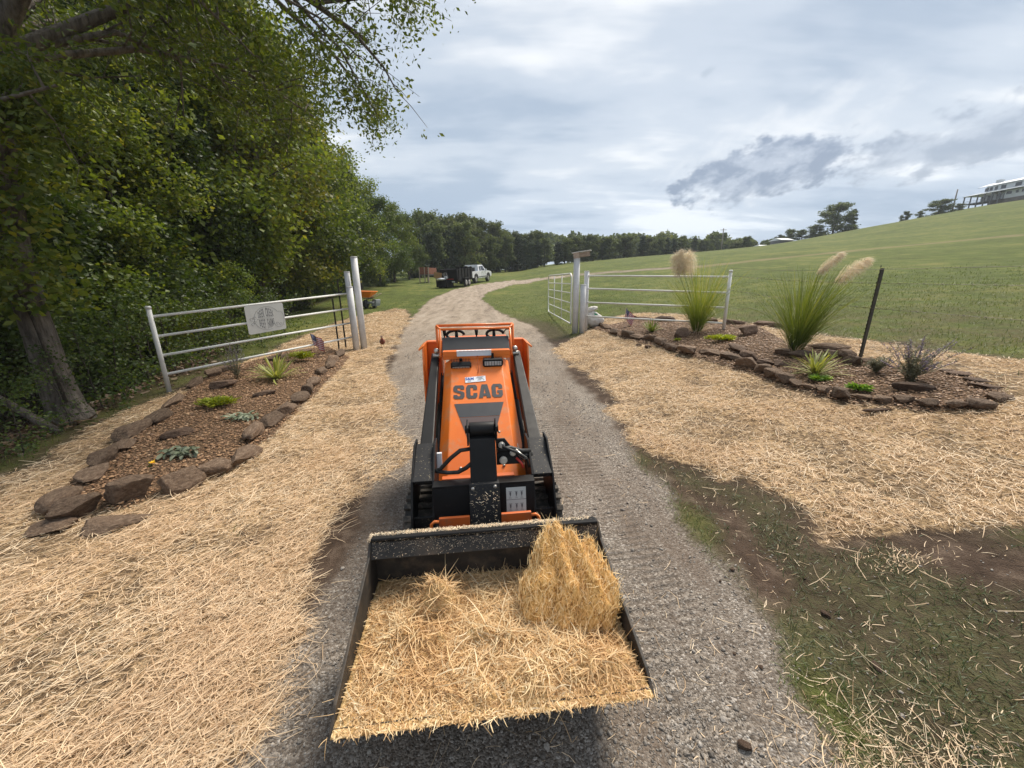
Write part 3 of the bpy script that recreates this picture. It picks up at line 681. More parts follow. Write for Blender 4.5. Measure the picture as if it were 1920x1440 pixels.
# big grey wedge below the lettering in two tones
t0 = .66
ww = lambda t: .185-(.62-t)*.31                       # half width of the wedge at height t
for a, c_, mt_ in ((.62, .50, M_decal), (.497, .385, M_decal2), (.382, .20, M_decal2)):
    decal_from([(-ww(c_), c_), (ww(c_), c_), (ww(a), a), (-ww(a), a)], 0, 'wedge_decal', mt_ if a > .4 else M_decal2, hood, .003)
# block lettering S C A G drawn as outlines, cut corners as on the machine
GL = {
 'S': [[(.02,.30),(.36,.30),(.36,.24),(.40,.20),(.58,.20),(.62,.24),(.62,.36),(.56,.40),(.14,.50),(.02,.60),(.02,.86),(.16,1.),(.84,1.),(.96,.88),(.96,.68),(.62,.68),(.62,.76),(.58,.80),(.40,.80),(.36,.76),(.36,.66),(.42,.62),(.84,.52),(.97,.42),(.97,.14),(.82,0.),(.16,0.),(.02,.12)]],
 'C': [[(.02,.16),(.02,.84),(.18,1.),(.82,1.),(.97,.86),(.97,.62),(.63,.62),(.63,.76),(.59,.80),(.42,.80),(.38,.76),(.38,.24),(.42,.20),(.59,.20),(.63,.24),(.63,.38),(.97,.38),(.97,.14),(.82,0.),(.18,0.)]],
 'G': [[(.02,.16),(.02,.84),(.18,1.),(.82,1.),(.97,.86),(.97,.64),(.63,.64),(.63,.76),(.59,.80),(.42,.80),(.38,.76),(.38,.24),(.42,.20),(.59,.20),(.63,.24),(.63,.34),(.50,.34),(.50,.52),(.97,.52),(.97,.16),(.82,0.),(.18,0.)]],
 'A': [[(-.02,0.),(.26,1.),(.76,1.),(1.04,0.),(.68,0.),(.645,.15),(.375,.15),(.34,0.)], [(.42,.33),(.60,.33),(.51,.72)]]}
def tri_text_glyph(polys, fn):
    """fill outlines (with holes) with bmesh triangulation; returns verts, faces"""
    cu = bpy.data.curves.new('g', 'CURVE'); cu.dimensions = '2D'; cu.fill_mode = 'FRONT'
    for pl in polys:
        s_ = cu.splines.new('POLY'); s_.points.add(len(pl)-1); s_.use_cyclic_u = True
        for i, (a, c_) in enumerate(pl): s_.points[i].co = (a, c_, 0, 1)
    o = bpy.data.objects.new('g', cu); me_ = o.to_mesh(); V = [fn(v.co.x, v.co.y) for v in me_.vertices]; F = [tuple(p.vertices) for p in me_.polygons]
    o.to_mesh_clear(); bpy.data.objects.remove(o); bpy.data.curves.remove(cu); return V, F
lt = MB(); cw = .088; x0 = -.192
for i, ch in enumerate('SCAG'):
    V, F = tri_text_glyph(GL[ch], lambda a, c_, i=i: hood_pt(x0+i*.0975+a*cw, .665+c_*.128, .0035)); lt.add(V, F)
lt.build('lettering', M_decal, hood)
def text_mesh(txt, size, fn, name, mat, parent, extr=0., bold=0.):
    cu = bpy.data.curves.new('t', 'FONT'); cu.body = txt; cu.size = size; cu.align_x = 'CENTER'; cu.align_y = 'CENTER'; cu.offset = bold; cu.resolution_u = 3
    o = bpy.data.objects.new('t', cu); me_ = o.to_mesh(); V = [fn(v.co.x, v.co.y) for v in me_.vertices]; F = [tuple(p.vertices) for p in me_.polygons]
    o.to_mesh_clear(); bpy.data.objects.remove(o); bpy.data.curves.remove(cu); mb = MB(); mb.add(V, F); return mb.build(name, mat, parent)
# dealer sticker
st = decal_from([(-.098, .815), (.062, .825), (.060, .878), (-.100, .868)], 0, 'dealer_sticker', M_sticker, hood, .004)
text_mesh('S&M', .036, lambda a, c_: hood_pt(-.064+a, .851+c_, .0052), 'print', M_blue, st, bold=.001)
for xx, tt, l_, in ((-.066, .828, .028), (.02, .866, .05), (.012, .856, .05), (.025, .846, .04), (.012, .835, .03), (.045, .835, .012)):
    decal_from([(xx-l_/2, tt), (xx+l_/2, tt), (xx+l_/2, tt+.004), (xx-l_/2, tt+.004)], 0, 'print', M_print, st, .0052)
# cross member, long sticker and two flood lamps under the console
cr = MB(); cr.box((0, 3.145, 1.232), (.545, .07, .045)); cr.box((0, 3.118, 1.200), (.545, .012, .03)); crm = cr.build('cross_member', M_orange, mach, .005)
d = MB(); d.add([(-.16, 3.10, 1.2565), (.12, 3.10, 1.2565), (.122, 3.142, 1.2565), (-.162, 3.142, 1.2565)], [(0, 1, 2, 3)]); ls = d.build('long_sticker', M_sticker, crm)
d = MB(); d.add([(-.16, 3.1075, 1.212), (.12, 3.1075, 1.212), (.12, 3.1075, 1.252), (-.16, 3.1075, 1.252)], [(0, 1, 2, 3)]); d.build('long_sticker', M_sticker, crm)
for i in range(9):
    q = MB(); xx = -.14+i*.03; q.add([(xx, 3.108, 1.2575), (xx+.018, 3.108, 1.2575), (xx+.018, 3.113, 1.2575), (xx, 3.113, 1.2575)], [(0, 1, 2, 3)]); q.build('print', M_red if i % 3 == 0 else M_print, crm)
def lamp(x, tilt, dz):
    Rm = Matrix.Rotation(tilt, 3, 'X'); c = Vector((x, 3.055, 1.158+dz))
    hb = MB(); P_ = lambda a, b_, c_: c+Rm @ Vector((a, b_, c_))
    ol = [(-.082, -.018), (-.070, -.032), (.070, -.032), (.082, -.018), (.082, .018), (.070, .032), (-.070, .032), (-.082, .018)]
    V = [P_(a, -.018, z) for a, z in ol]+[P_(a, .018, z) for a, z in ol]; hb.add(V, [tuple(range(8)), tuple(range(15, 7, -1))]+[(i, (i+1) % 8, 8+(i+1) % 8, 8+i) for i in range(8)])
    body = hb.build('flood_lamp', M_black, mach, .003)
    f_ = MB()
    for k in range(13): f_.box(P_(-.072+k*.012, .034, .004), (.0035, .034, .052), Rm)
    f_.build('cooling_fin', M_black, body)
    l_ = MB(); l_.box(P_(0, -.0195, 0), (.134, .004, .034), Rm); ln = l_.build('lens', M_lens, body)
    for k in range(6):
        e = MB(); e.box(P_(-.055+k*.022, -.023, 0), (.0035, .004, .034), Rm); e.build('led_divider', M_black, ln)
    br = MB(); br.box(P_(0, .03, .045), (.02, .006, .05), Rm); br.build('bracket', M_black, body)
lamp(-.128, R(52), -.012); lamp(.128, R(10), .006)
wv = MB(); wv.tube([(.01, 3.10, 1.215), (.006, 3.06, 1.165), (.012, 3.03, 1.13), (.004, 2.99, 1.095)], .003, 6); wv.build('wire', M_orange_d, mach)
# console panel and rear tube frame
cp = MB(); cp.hexa([(-.283, 3.20, 1.226), (.283, 3.20, 1.226), (.283, 3.26, 1.222), (-.283, 3.26, 1.222), (-.287, 3.335, 1.335), (.287, 3.335, 1.335), (.287, 3.40, 1.33), (-.287, 3.40, 1.33)]); cp.build('console_panel', M_panel, mach, .006)
fr = MB()
for s_ in (-1, 1):
    fr.tube([(s_*.296, 3.19, 1.19), (s_*.300, 3.30, 1.30), (s_*.30, 3.36, 1.405)], .010, 8)
    fr.tube([(s_*.335, 3.46, 1.10), (s_*.338, 3.47, 1.425)], .012, 8)
    fr.tube([(s_*.30, 3.36, 1.405), (s_*.338, 3.47, 1.425)], .010, 8)
fr.tube([(-.338, 3.47, 1.425), (.338, 3.47, 1.425)], .012, 8); fr.tube([(-.30, 3.36, 1.405), (.30, 3.36, 1.405)], .010, 8)
fr.build('rear_tube_frame', M_orange, mach)
for s_ in (-1, 1):
    g = MB(); c = (s_*.175, 3.43, 1.345); g.tube([(c[0]+.075*math.cos(a), c[1]+.02*math.sin(a), c[2]+.036*math.sin(a)) for a in [math.pi*2*k/20 for k in range(18 if s_ < 0 else 17)]], .0125, 8)
    g.tube([(c[0]-s_*.01, c[1], c[2]-.04), (c[0]-s_*.01, c[1]-.01, c[2]+.03)], [.016, .013], 8); g.tube([(c[0]-s_*.01, c[1]-.01, c[2]+.03), (c[0]-s_*.01, c[1]-.01, c[2]+.062)], [.012, .021], 8); g.build('control_handle', M_black, mach)
for xx, hh_ in ((-.268, .05), (.01, .045)):
    g = MB(); g.tube([(xx, 3.40, 1.30), (xx, 3.40, 1.335+hh_*.3)], .007, 6); g.tube([(xx, 3.40, 1.335+hh_*.2), (xx, 3.398, 1.345+hh_)], [.011, .017], 8); g.build('lever', M_black, mach)
g = MB(); g.tube([(.24, 3.40, 1.35), (.27, 3.40, 1.385), (.325, 3.42, 1.39)], .005, 6); g.build('throttle_cable', M_black, mach)
g = MB(); g.hexa([(-.28, 3.40, 1.20), (.28, 3.40, 1.20), (.28, 3.52, 1.20), (-.28, 3.52, 1.20), (-.28, 3.40, 1.312), (.28, 3.40, 1.312), (.28, 3.52, 1.325), (-.28, 3.52, 1.325)]); g.build('console_top', M_orange, mach, .006)
# rear towers with flared tops; arms pivot inside them
for s_ in (-1, 1):
    tw = MB()
    tw.prism([(3.22, .46), (3.68, .46), (3.70, .95), (3.60, 1.275), (3.30, 1.275), (3.25, 1.12)], s_*.442, s_*.456)
    tw.hexa([(s_*.442, 3.58, .46), (s_*.30, 3.58, .46), (s_*.30, 3.592, .46), (s_*.442, 3.592, .46), (s_*.442, 3.55, 1.268), (s_*.30, 3.55, 1.268), (s_*.30, 3.562, 1.268), (s_*.442, 3.562, 1.268)])
    tw.prism([(3.20, .46), (3.68, .46), (3.68, 1.05), (3.56, 1.22), (3.28, 1.22)], s_*.288, s_*.298)
    tw.hexa([(s_*.30, 3.54, 1.262), (s_*.44, 3.54, 1.262), (s_*.44, 3.62, 1.262), (s_*.30, 3.62, 1.262), (s_*.30, 3.54, 1.279), (s_*.44, 3.54, 1.279), (s_*.44, 3.62, 1.279), (s_*.30, 3.62, 1.279)])
    # flared lip bent outward
    tw.hexa([(s_*.44, 3.30, 1.262), (s_*.482, 3.28, 1.236), (s_*.482, 3.62, 1.236), (s_*.44, 3.62, 1.262), (s_*.44, 3.30, 1.279), (s_*.488, 3.28, 1.250), (s_*.488, 3.62, 1.250), (s_*.44, 3.62, 1.279)])
    t_ = tw.build('rear_tower', M_orange, mach, .004)
    q = MB(); q.tube([(s_*.28, 3.30, 1.19), (s_*.37, 3.30, 1.19)], .022, 10); q.ball((s_*.335, 3.285, 1.232), .026, 10, 6); q.build('pivot_pin', M_zinc, t_)
    for yy, z_ in ((3.30, .92), (3.45, .92), (3.32, .72)): q = MB(); q.ball((s_*.459, yy, z_), (.006, .012, .012), 8, 5); q.build('tower_bolt', M_zinc, t_)
# loader arms: long sloping box tubes, widening into an open front tower on each side
for s_ in (-1, 1):
    a = MB()
    x0_, x1_ = s_*.312, s_*.384
    a.hexa([(x0_, 2.36, .66), (x1_+s_*.016, 2.36, .66), (x1_, 3.34, 1.13), (x0_+s_*.01, 3.34, 1.13), (x0_, 2.36, .775), (x1_+s_*.016, 2.36, .775), (x1_, 3.34, 1.205), (x0_+s_*.01, 3.34, 1.205)])
    ar = a.build('loader_arm', M_black, mach, .008, None)
    # a second, lower tube (the lift cylinder) beside it
    c = MB(); c.tube([(s_*.305, 2.46, .60), (s_*.300, 2.95, .86)], .026, 12); c.tube([(s_*.300, 2.95, .86), (s_*.298, 3.30, 1.03)], .014, 10); c.build('lift_cylinder', M_black, mach)
    # front tower: side plates with an open channel between, dirty black
    tpl = [(2.42, .80), (2.30, .805), (2.10, .66), (2.00, .48), (1.955, .30), (2.02, .22), (2.26, .24), (2.40, .50)]
    b_ = MB(); b_.prism(tpl, s_*.418, s_*.430); ot = b_.build('tower_plate', M_black, ar, .003)
    b_ = MB(); b_.prism(tpl, s_*.292, s_*.306); b_.build('tower_plate', M_black, ar, .003)
    b_ = MB(); b_.hexa([(s_*.306, 2.10, .66), (s_*.418, 2.10, .66), (s_*.418, 2.13, .62), (s_*.306, 2.13, .62), (s_*.306, 2.36, .79), (s_*.418, 2.36, .79), (s_*.418, 2.39, .75), (s_*.306, 2.39, .75)]); b_.build('tower_cap', M_blackdirt, ar, .003)
    b_ = MB(); b_.box((s_*.362, 2.06, .36), (.110, .012, .20), Matrix.Rotation(R(10), 3, 'X')); b_.box((s_*.362, 2.01, .285), (.110, .10, .012)); b_.build('tower_floor', M_blackdirt, ar, .003)
    b_ = MB(); b_.tube([(s_*.27, 2.00, .33), (s_*.43, 2.00, .33)], .024, 12); b_.build('pivot_pin', M_zinc, ar)
# rocker plates of body sides under the arms, warning label
for s_ in (-1, 1):
    q = MB(); q.hexa([(s_*.262, 2.42, .34), (s_*.30, 2.42, .34), (s_*.30, 3.3, .50), (s_*.262, 3.3, .50), (s_*.262, 2.42, .60), (s_*.30, 2.42, .60), (s_*.30, 3.26, .98), (s_*.262, 3.26, .98)]); q.build('side_panel', M_orange, mach, .004)
lb = MB(); lb.add([(-.302, 2.66, .60), (-.302, 2.60, .575), (-.302, 2.62, .69), (-.302, 2.68, .715)], [(0, 1, 2, 3)]); lb.build('warning_label', M_sticker, mach)
q = MB(); q.hexa([(-.30, 2.31, .62), (-.262, 2.31, .62), (-.262, 2.33, .62), (-.30, 2.33, .62), (-.30, 2.345, .72), (-.262, 2.345, .72), (-.262, 2.365, .72), (-.30, 2.365, .72)]); q.build('warning_label', M_sticker, mach)
# chassis and the tracks
q = MB(); q.box((0, 2.86, .33), (.56, 1.15, .30)); q.build('chassis', M_black, mach, .01)
def track(s_):
    cy0, cy1, rz_ = 2.30, 3.30, .205
    path = []; n_a = 9
    for k in range(n_a+1): a = math.pi/2+math.pi*k/n_a; path.append((cy0+rz_*math.cos(a), rz_+.012+rz_*math.sin(a)))
    for k in range(1, 12): path.append((cy0+(cy1-cy0)*k/12, .012))
    for k in range(n_a+1): a = -math.pi/2+math.pi*k/n_a; path.append((cy1+rz_*math.cos(a), rz_+.012+rz_*math.sin(a)))
    for k in range(1, 12): path.append((cy1-(cy1-cy0)*k/12, 2*rz_+.012))
    n = len(path); xa, xb = s_*.325, s_*.500; V = []; F = []
    cyc, czc = (cy0+cy1)/2, rz_+.012
    for y, z in path:
        d_ = Vector((0, y-min(max(y, cy0), cy1), z-czc)); d_ = d_.normalized() if d_.length > 1e-4 else Vector((0, 0, 1))
        iy, iz = y-d_.y*.03, z-d_.z*.03
        V += [(xa, y, z), (xb, y, z), (xb, iy, iz), (xa, iy, iz)]
    for i in range(n):
        j = (i+1) % n
        for k in range(4): F.append((4*i+k, 4*i+(k+1) % 4, 4*j+(k+1) % 4, 4*j+k))
    tb = MB(); tb.add(V, F); tk = tb.build('track', M_rubber, mach)
    lg = MB(); per = 0; pts = [Vector((0, y, z)) for y, z in path]; tot = sum((pts[(i+1) % n]-pts[i]).length for i in range(n)); step = tot/44; acc = 0; i = 0; tcur = 0
    for k in range(44):
        tgt = k*step
        while tcur+(pts[(i+1) % n]-pts[i]).length < tgt: tcur += (pts[(i+1) % n]-pts[i]).length; i = (i+1) % n
        seg = pts[(i+1) % n]-pts[i]; p = pts[i]+seg.normalized()*(tgt-tcur); d_ = Vector((0, p.y-min(max(p.y, cy0), cy1), p.z-czc)).normalized(); tg = seg.normalized()
        ang_ = math.atan2(tg.z, tg.y); Rm = Matrix.Rotation(ang_, 3, 'X')
        lg.box((s_*.415, p.y+d_.y*.012, p.z+d_.z*.012), (.182, .034, .026), Rm)
    lg.build('tread_lug', M_rubber, tk, .003)
    wl = MB()
    for cy, r_ in ((cy0, .165), (cy1, .165)): wl.tube([(s_*.36, cy, rz_+.012), (s_*.48, cy, rz_+.012)], r_, 20)
    for k in range(4): wl.tube([(s_*.36, 2.48+.2*k, .11), (s_*.50, 2.48+.2*k, .11)], .065, 14)
    wl.build('roller', M_black, tk, .004)
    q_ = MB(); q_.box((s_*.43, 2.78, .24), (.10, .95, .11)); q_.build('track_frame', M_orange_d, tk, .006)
track(-1); track(1)
# front cross plate with instruction sticker
q = MB(); q.box((0, 2.030, .545), (.60, .022, .205), Matrix.Rotation(R(-9), 3, 'X')); q.box((0, 2.070, .648), (.60, .075, .014)); xp = q.build('front_cross_plate', M_black, mach, .004)
Rm = Matrix.Rotation(R(-9), 3, 'X')
def onp(x, z, off=.0125): v = Vector((0, 2.030, .545))+Rm @ Vector((x, -off, z)); return tuple(v)
d = MB(); d.add([onp(.128, -.075), (onp(.245, -.075)), onp(.245, .075), onp(.128, .075)], [(0, 1, 2, 3)]); isk = d.build('instruction_sticker', M_stickgrey, xp)
def mark(a, c_, e, f_): q = MB(); q.add([onp(a, c_, .0135), onp(e, c_, .0135), onp(e, f_, .0135), onp(a, f_, .0135)], [(0, 1, 2, 3)]); q.build('print', M_print, isk)
mark(.128, -.0015, .245, .0015)
for z0 in (.0, -.075):
    for k, xx in enumerate((.152, .188, .220)):
        mark(xx-.005, z0+.030, xx+.005, z0+.046); mark(xx-.009, z0+.048, xx+.009, z0+.051); mark(xx-.003, z0+.022, xx+.003, z0+.030)
        for j in range(3): mark(xx-.009+.002*j, z0+.008+.005*j, xx+.009-.003*j, z0+.0095+.005*j)
# orange quick attach panels with looped levers
for s_ in (-1, 1):
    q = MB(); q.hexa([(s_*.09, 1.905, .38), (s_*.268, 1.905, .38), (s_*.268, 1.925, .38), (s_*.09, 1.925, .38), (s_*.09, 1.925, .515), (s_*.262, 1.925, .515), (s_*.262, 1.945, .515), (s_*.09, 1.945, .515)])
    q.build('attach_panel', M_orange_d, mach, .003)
for s_ in (-1, 1):
    q = MB(); q.tube([(s_*.262, 1.918, .502), (s_*.285, 1.915, .507), (s_*.303, 1.91, .495), (s_*.305, 1.905, .42), (s_*.292, 1.90, .402), (s_*.262, 1.90, .398)], .009, 8); q.build('lever_loop', M_orange, mach)
    q = MB(); q.tube([(s_*.245, 1.885, .34), (s_*.245, 1.885, .425)], .021, 12); q.build('lock_pin', M_orange_d, mach, .002)
# centre mast (tilt cylinder guard) with its head, bolts and hoses
q = MB(); q.hexa([(-.080, 1.905, .36), (.080, 1.905, .36), (.080, 2.00, .36), (-.080, 2.00, .36), (-.075, 2.085, .915), (.075, 2.085, .915), (.075, 2.20, .93), (-.075, 2.20, .93)]); mast = q.build('mast', M_black, mach, .006)
q = MB(); q.hexa([(-.088, 1.893, .36), (.088, 1.893, .36), (.088, 1.93, .36), (-.088, 1.93, .36), (-.086, 1.988, .680), (.086, 1.988, .680), (.086, 2.03, .680), (-.086, 2.03, .680)]); q.build('mast_plate', M_blackdirt, mast, .005)
q = MB(); q.tube([(-.098, 2.145, .955), (.098, 2.145, .955)], .024, 14)
for s_ in (-1, 1): q.prism([(2.075, .88), (2.21, .88), (2.215, .975), (2.18, 1.005), (2.12, 1.005), (2.085, .985)], s_*.078, s_*.088)
q.tube([(-.072, 2.145, .955), (.072, 2.145, .955)], .042, 16); q.build('mast_head', M_black, mast, .003)
q = MB()
for xx, z_, yy in ((-.066, .655, 1.983), (.062, .660, 1.984), (-.068, .415, 1.908), (.060, .415, 1.908)):
    q = MB(); q.ball((xx, yy, z_), (.011, .008, .011), 10, 6); q.build('mast_bolt', M_zinc, mast)
q = MB(); q.ball((.104, 2.14, .93), (.008, .008, .008), 8, 5); q.build('mast_bolt', M_zinc, mast)
h_ = MB()
h_.tube([(-.075, 2.10, .85), (-.13, 2.11, .84), (-.19, 2.13, .785), (-.26, 2.16, .70), (-.29, 2.20, .675)], .0125, 8)
h_.tube([(-.07, 2.06, .775), (-.10, 2.08, .74), (-.15, 2.10, .705), (-.21, 2.13, .69), (-.285, 2.17, .685)], .0125, 8); h_.build('hydraulic_hose', M_hose, mach)
h_ = MB(); h_.tube([(.09, 2.16, .80), (.17, 2.17, .81), (.24, 2.2, .77), (.30, 2.24, .75)], .016, 8); h_.tube([(.12, 2.13, .84), (.20, 2.13, .80), (.27, 2.15, .74), (.285, 2.16, .68)], .009, 8); h_.tube([(.22, 2.21, .73), (.31, 2.25, .72)], .026, 10); h_.build('hydraulic_hose', M_hose, mach)
q = MB(); q.hexa([(.085, 2.16, .705), (.255, 2.16, .705), (.255, 2.175, .705), (.085, 2.175, .705), (.085, 2.20, .86), (.14, 2.20, .86), (.14, 2.215, .86), (.085, 2.215, .86)]); vb = q.build('valve_block', M_black, mach, .003)
for xx, z_, r_ in ((.118, .825, .017), (.185, .775, .016), (.125, .735, .021)):
    q = MB(); y_ = 2.16+(z_-.705)*.26; q.tube([(xx, y_+.01, z_), (xx, y_-.035, z_+.008)], r_, 12); q.tube([(xx, y_-.02, z_+.006), (xx, y_-.028, z_+.0075)], r_+.004, 12); q.build('coupler', M_zinc, vb, .002)
q = MB(); q.tube([(.205, 2.15, .75), (.235, 2.14, .72), (.245, 2.13, .69)], .008, 8); q.build('coupler', M_red, vb)
q = MB(); q.tube([(.20, 2.16, .80), (.235, 2.15, .765), (.262, 2.15, .745)], .012, 8); q.tube([(.215, 2.16, .84), (.222, 2.15, .775)], .002, 5); q.build('cap_strap', M_zinc, vb)
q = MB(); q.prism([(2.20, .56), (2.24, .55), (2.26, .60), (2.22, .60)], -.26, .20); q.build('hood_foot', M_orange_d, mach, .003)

# bucket, curled back
bk = empty('bucket'); bk.parent = mach
BT = [(1.005, .352), (1.50, .150), (1.63, .165), (1.695, .26), (1.700, .565), (1.685, .590), (1.648, .598), (1.607, .535)]      # outer line
BI = [(1.005, .364), (1.50, .166), (1.62, .180), (1.680, .268), (1.682, .560), (1.672, .574), (1.650, .582), (1.614, .530)]
b_ = MB(); n = len(BT)
V = []; F = []
for xx in (-.556, .556):
    V += [(xx, y, z) for y, z in BT]+[(xx, y, z) for y, z in BI]
for i in range(n-1):
    F += [(i, i+1, 2*n+i+1, 2*n+i), (n+i, 3*n+i, 3*n+i+1, n+i+1)]
F += [(0, 2*n, 3*n, n), (n-1, 2*n-1, 4*n-1, 3*n-1)]
for off in (0, 2*n): F += [(off+i, off+n+i, off+n+i+1, off+i+1) for i in range(n-1)]
b_.add(V, F); sh_ = b_.build('shell', M_steel, bk, .003)
for s_ in (-1, 1):
    q = MB(); q.prism([(1.00, .345), (1.50, .142), (1.635, .158), (1.708, .26), (1.712, .60), (1.655, .612), (1.60, .555), (1.06, .395)], s_*.555, s_*.567); q.build('side_plate', M_steel, bk, .003)
q = MB(); q.box((0, 1.672, .610), (1.11, .070, .014), Matrix.Rotation(R(-14), 3, 'X')); q.build('top_rail', M_black, bk, .005)
q = MB(); q.box((0, 1.068, .330), (1.134, .11, .014), Matrix.Rotation(R(-22), 3, 'X')); q.build('cutting_edge', M_steel, bk, .002)
# chopped straw dust lying on the top rail and the mast plate
def dust(name, fn, n, l0, l1, mat, w_=(.0012, .0026), up=.004):
    P_ = np.array([fn() for _ in range(n)]); me_ = strand_mesh(name, P_+np.array([0, 0, up]), rng.uniform(0, 6.28, n), rng.uniform(l0, l1, n), rng.uniform(*w_, n), rng.normal(0, .15, n), rng.normal(0, .12, (n, 2)), rng.beta(2.2, 1.6, n), rng.normal(0, .4, n), 2)
    o = link(name, me_, mat, mach); o['kind'] = 'stuff'; return o
dust('chaff', lambda: (rng.uniform(-.55, .55)*(1 if rng.random() < .6 else .7)-.02, rng.uniform(1.642, 1.702), .606+(rng.uniform(-.01, .0))), 9000, .004, .014, M_straw, w_=(.0010, .0024), up=.012)
dust('chaff', lambda: (lambda t: (rng.uniform(-.55, .55), 1.607+.041*t, .535+.063*t))(rng.random()**.6), 900, .003, .011, M_straw, w_=(.0009, .0022), up=.002)
dust('chaff', lambda: (lambda t, x: (x, 1.905+t*.24-.004, .36+t))(rng.uniform(.01, .28), rng.uniform(-.08, .08)), 160, .006, .022, M_straw, up=.0)
dust('chaff', lambda: (rng.uniform(.31, .395)*(1 if rng.random() < .5 else -1), rng.uniform(1.97, 2.05), .293), 240, .008, .03, M_straw)

# ------------------------------------------------------------------ straw in the bucket and the broken bale on it
def m2w(x, y): return machine_world(x, y)
def pile_z(x, y):
    """height of the straw in the bucket, loader axes"""
    t = np.clip((y-1.0)/.66, 0, 1)
    z = .372-.200*t**1.1+.012*np.sin(np.clip(t, 0, 1)*math.pi)
    z = z+.26*np.exp(-((x+.23)/.11)**2-((y-1.50)/.085)**2)-.05*np.exp(-((x+.02)/.16)**2-((y-1.20)/.05)**2)+.05*np.exp(-((x+.15)/.30)**2-((y-1.30)/.05)**2)+.07*np.exp(-((x+.40)/.13)**2-((y-1.40)/.16)**2)
    z = z+.045*np.exp(-((x+.10)/.25)**2-((y-1.34)/.10)**2)+.05*np.exp(-((x-.30)/.25)**2-((y-1.16)/.10)**2)+.11*(fbm(x, y, 91., 8., 4)-.5)+.055*(fbm(x, y, 95., 22., 3)-.5)
    edge = np.minimum(.56-np.abs(x), 9)
    z = z-.02*(1-ss(edge, 0, .06))
    lip = .362+(y-1.0)*0
    return np.maximum(lip*(1-ss(t, .0, .12))+z*ss(t, .0, .12), .36-.40*np.clip(y-1., 0, .01))
pile = empty('straw_pile', (MX, MY, MZ), MRZ, 'loose heap of golden straw filling the loader bucket', 'straw')
xs = np.linspace(-.553, .553, 130); ys = np.linspace(.976, 1.672, 90); A, B_ = np.meshgrid(xs, ys)
Zp = pile_z(A.ravel(), B_.ravel()); nx_ = len(xs); ii = (np.arange(len(ys)-1)[:, None]*nx_+np.arange(nx_-1)[None, :]).ravel()
top_n = len(Zp); Vt = np.stack([A.ravel(), B_.ravel(), Zp], 1)
bot = Vt.copy(); bot[:, 2] = np.interp(bot[:, 1], [.970, 1.005, 1.5, 1.62, 1.68], [.358, .367, .17, .185, .27]); bot[:, 2] = np.minimum(bot[:, 2], Vt[:, 2]-.001)
mt_s, nt_s = new_mat('matted straw'); bb = NB(nt_s); o_ = bb.obj()
f1 = bb.noise(60, 8, .75, bb.mapping(o_, (1, .3, 1), (0, 0, .6)), 1.5); f2 = bb.noise(60, 8, .75, bb.mapping(o_, (.3, 1, 1), (0, 0, -.5)), 1.5); fm = bb.math('MAXIMUM', f1, f2)
bb.out(bb.bsdf(bb.ramp(fm, [(.42, (.22, .12, .045)), (.53, (.62, .41, .18)), (.66, (.90, .69, .38))]), .8, 0, fm, .9, .012, spec=.2))
Ft = np.stack([ii, ii+1, ii+nx_+1, ii+nx_], 1)
rim = list(range(nx_))+[k*nx_+nx_-1 for k in range(1, len(ys))]+[(len(ys)-1)*nx_+k for k in range(nx_-2, -1, -1)]+[k*nx_ for k in range(len(ys)-2, 0, -1)]
rim = np.array(rim); Fr = np.stack([rim, rim+top_n, np.roll(rim, -1)+top_n, np.roll(rim, -1)], 1)
link('heap', np_mesh('heap', np.vstack([Vt, bot]), np.vstack([Ft, Ft[:, ::-1]+top_n, Fr]), None, True), mt_s, pile)
n = 17000; x = rng.uniform(-.545, .545, n); y = rng.uniform(.968, 1.655, n); L = np.clip(rng.lognormal(math.log(.040), .65, n), .010, .20)
front = y < 1.03; ang = rng.uniform(0, 6.28, n); pit = rng.normal(.05, .22, n)
x2 = np.clip(x, -.53, .53); fr_ = ss(y, 1.0, 1.10); L = L*(.35+.65*fr_)*(.5+.5*ss(.54-np.abs(x), 0, .08)); pit = np.where(y < 1.05, np.abs(pit)*.7, pit)
me_ = strand_mesh('strand', np.stack([x2, y, pile_z(x2, y)+rng.random(n)*.014], 1), ang, L, rng.uniform(.0014, .0046, n), pit, np.stack([rng.normal(0, .25, n), rng.normal(-.05, .14, n)], 1), np.clip(rng.beta(1.9, 1.3, n)*(.55+.45*ss(fbm(x, y, 5., 7., 3), .3, .6)), 0, 1), rng.uniform(-1, 1, n))
sel = np.ones(n, bool); o = link('strand', me_, M_strawy, pile); o['kind'] = 'stuff'
# long stalks poking over the cutting edge
n = 150; x = rng.uniform(-.56, .56, n); me_ = strand_mesh('edge_strand', np.stack([x, rng.uniform(.968, 1.0, n), np.full(n, .372)+rng.random(n)*.01], 1), -math.pi/2+rng.normal(0, .9, n), rng.lognormal(math.log(.020), .45, n), rng.uniform(.0014, .0030, n), rng.uniform(-.8, .4, n), rng.normal(0, .12, (n, 2)), rng.beta(4, 2, n), rng.uniform(-.6, .6, n))
o = link('edge_strand', me_, M_strawy, pile); o['kind'] = 'stuff'

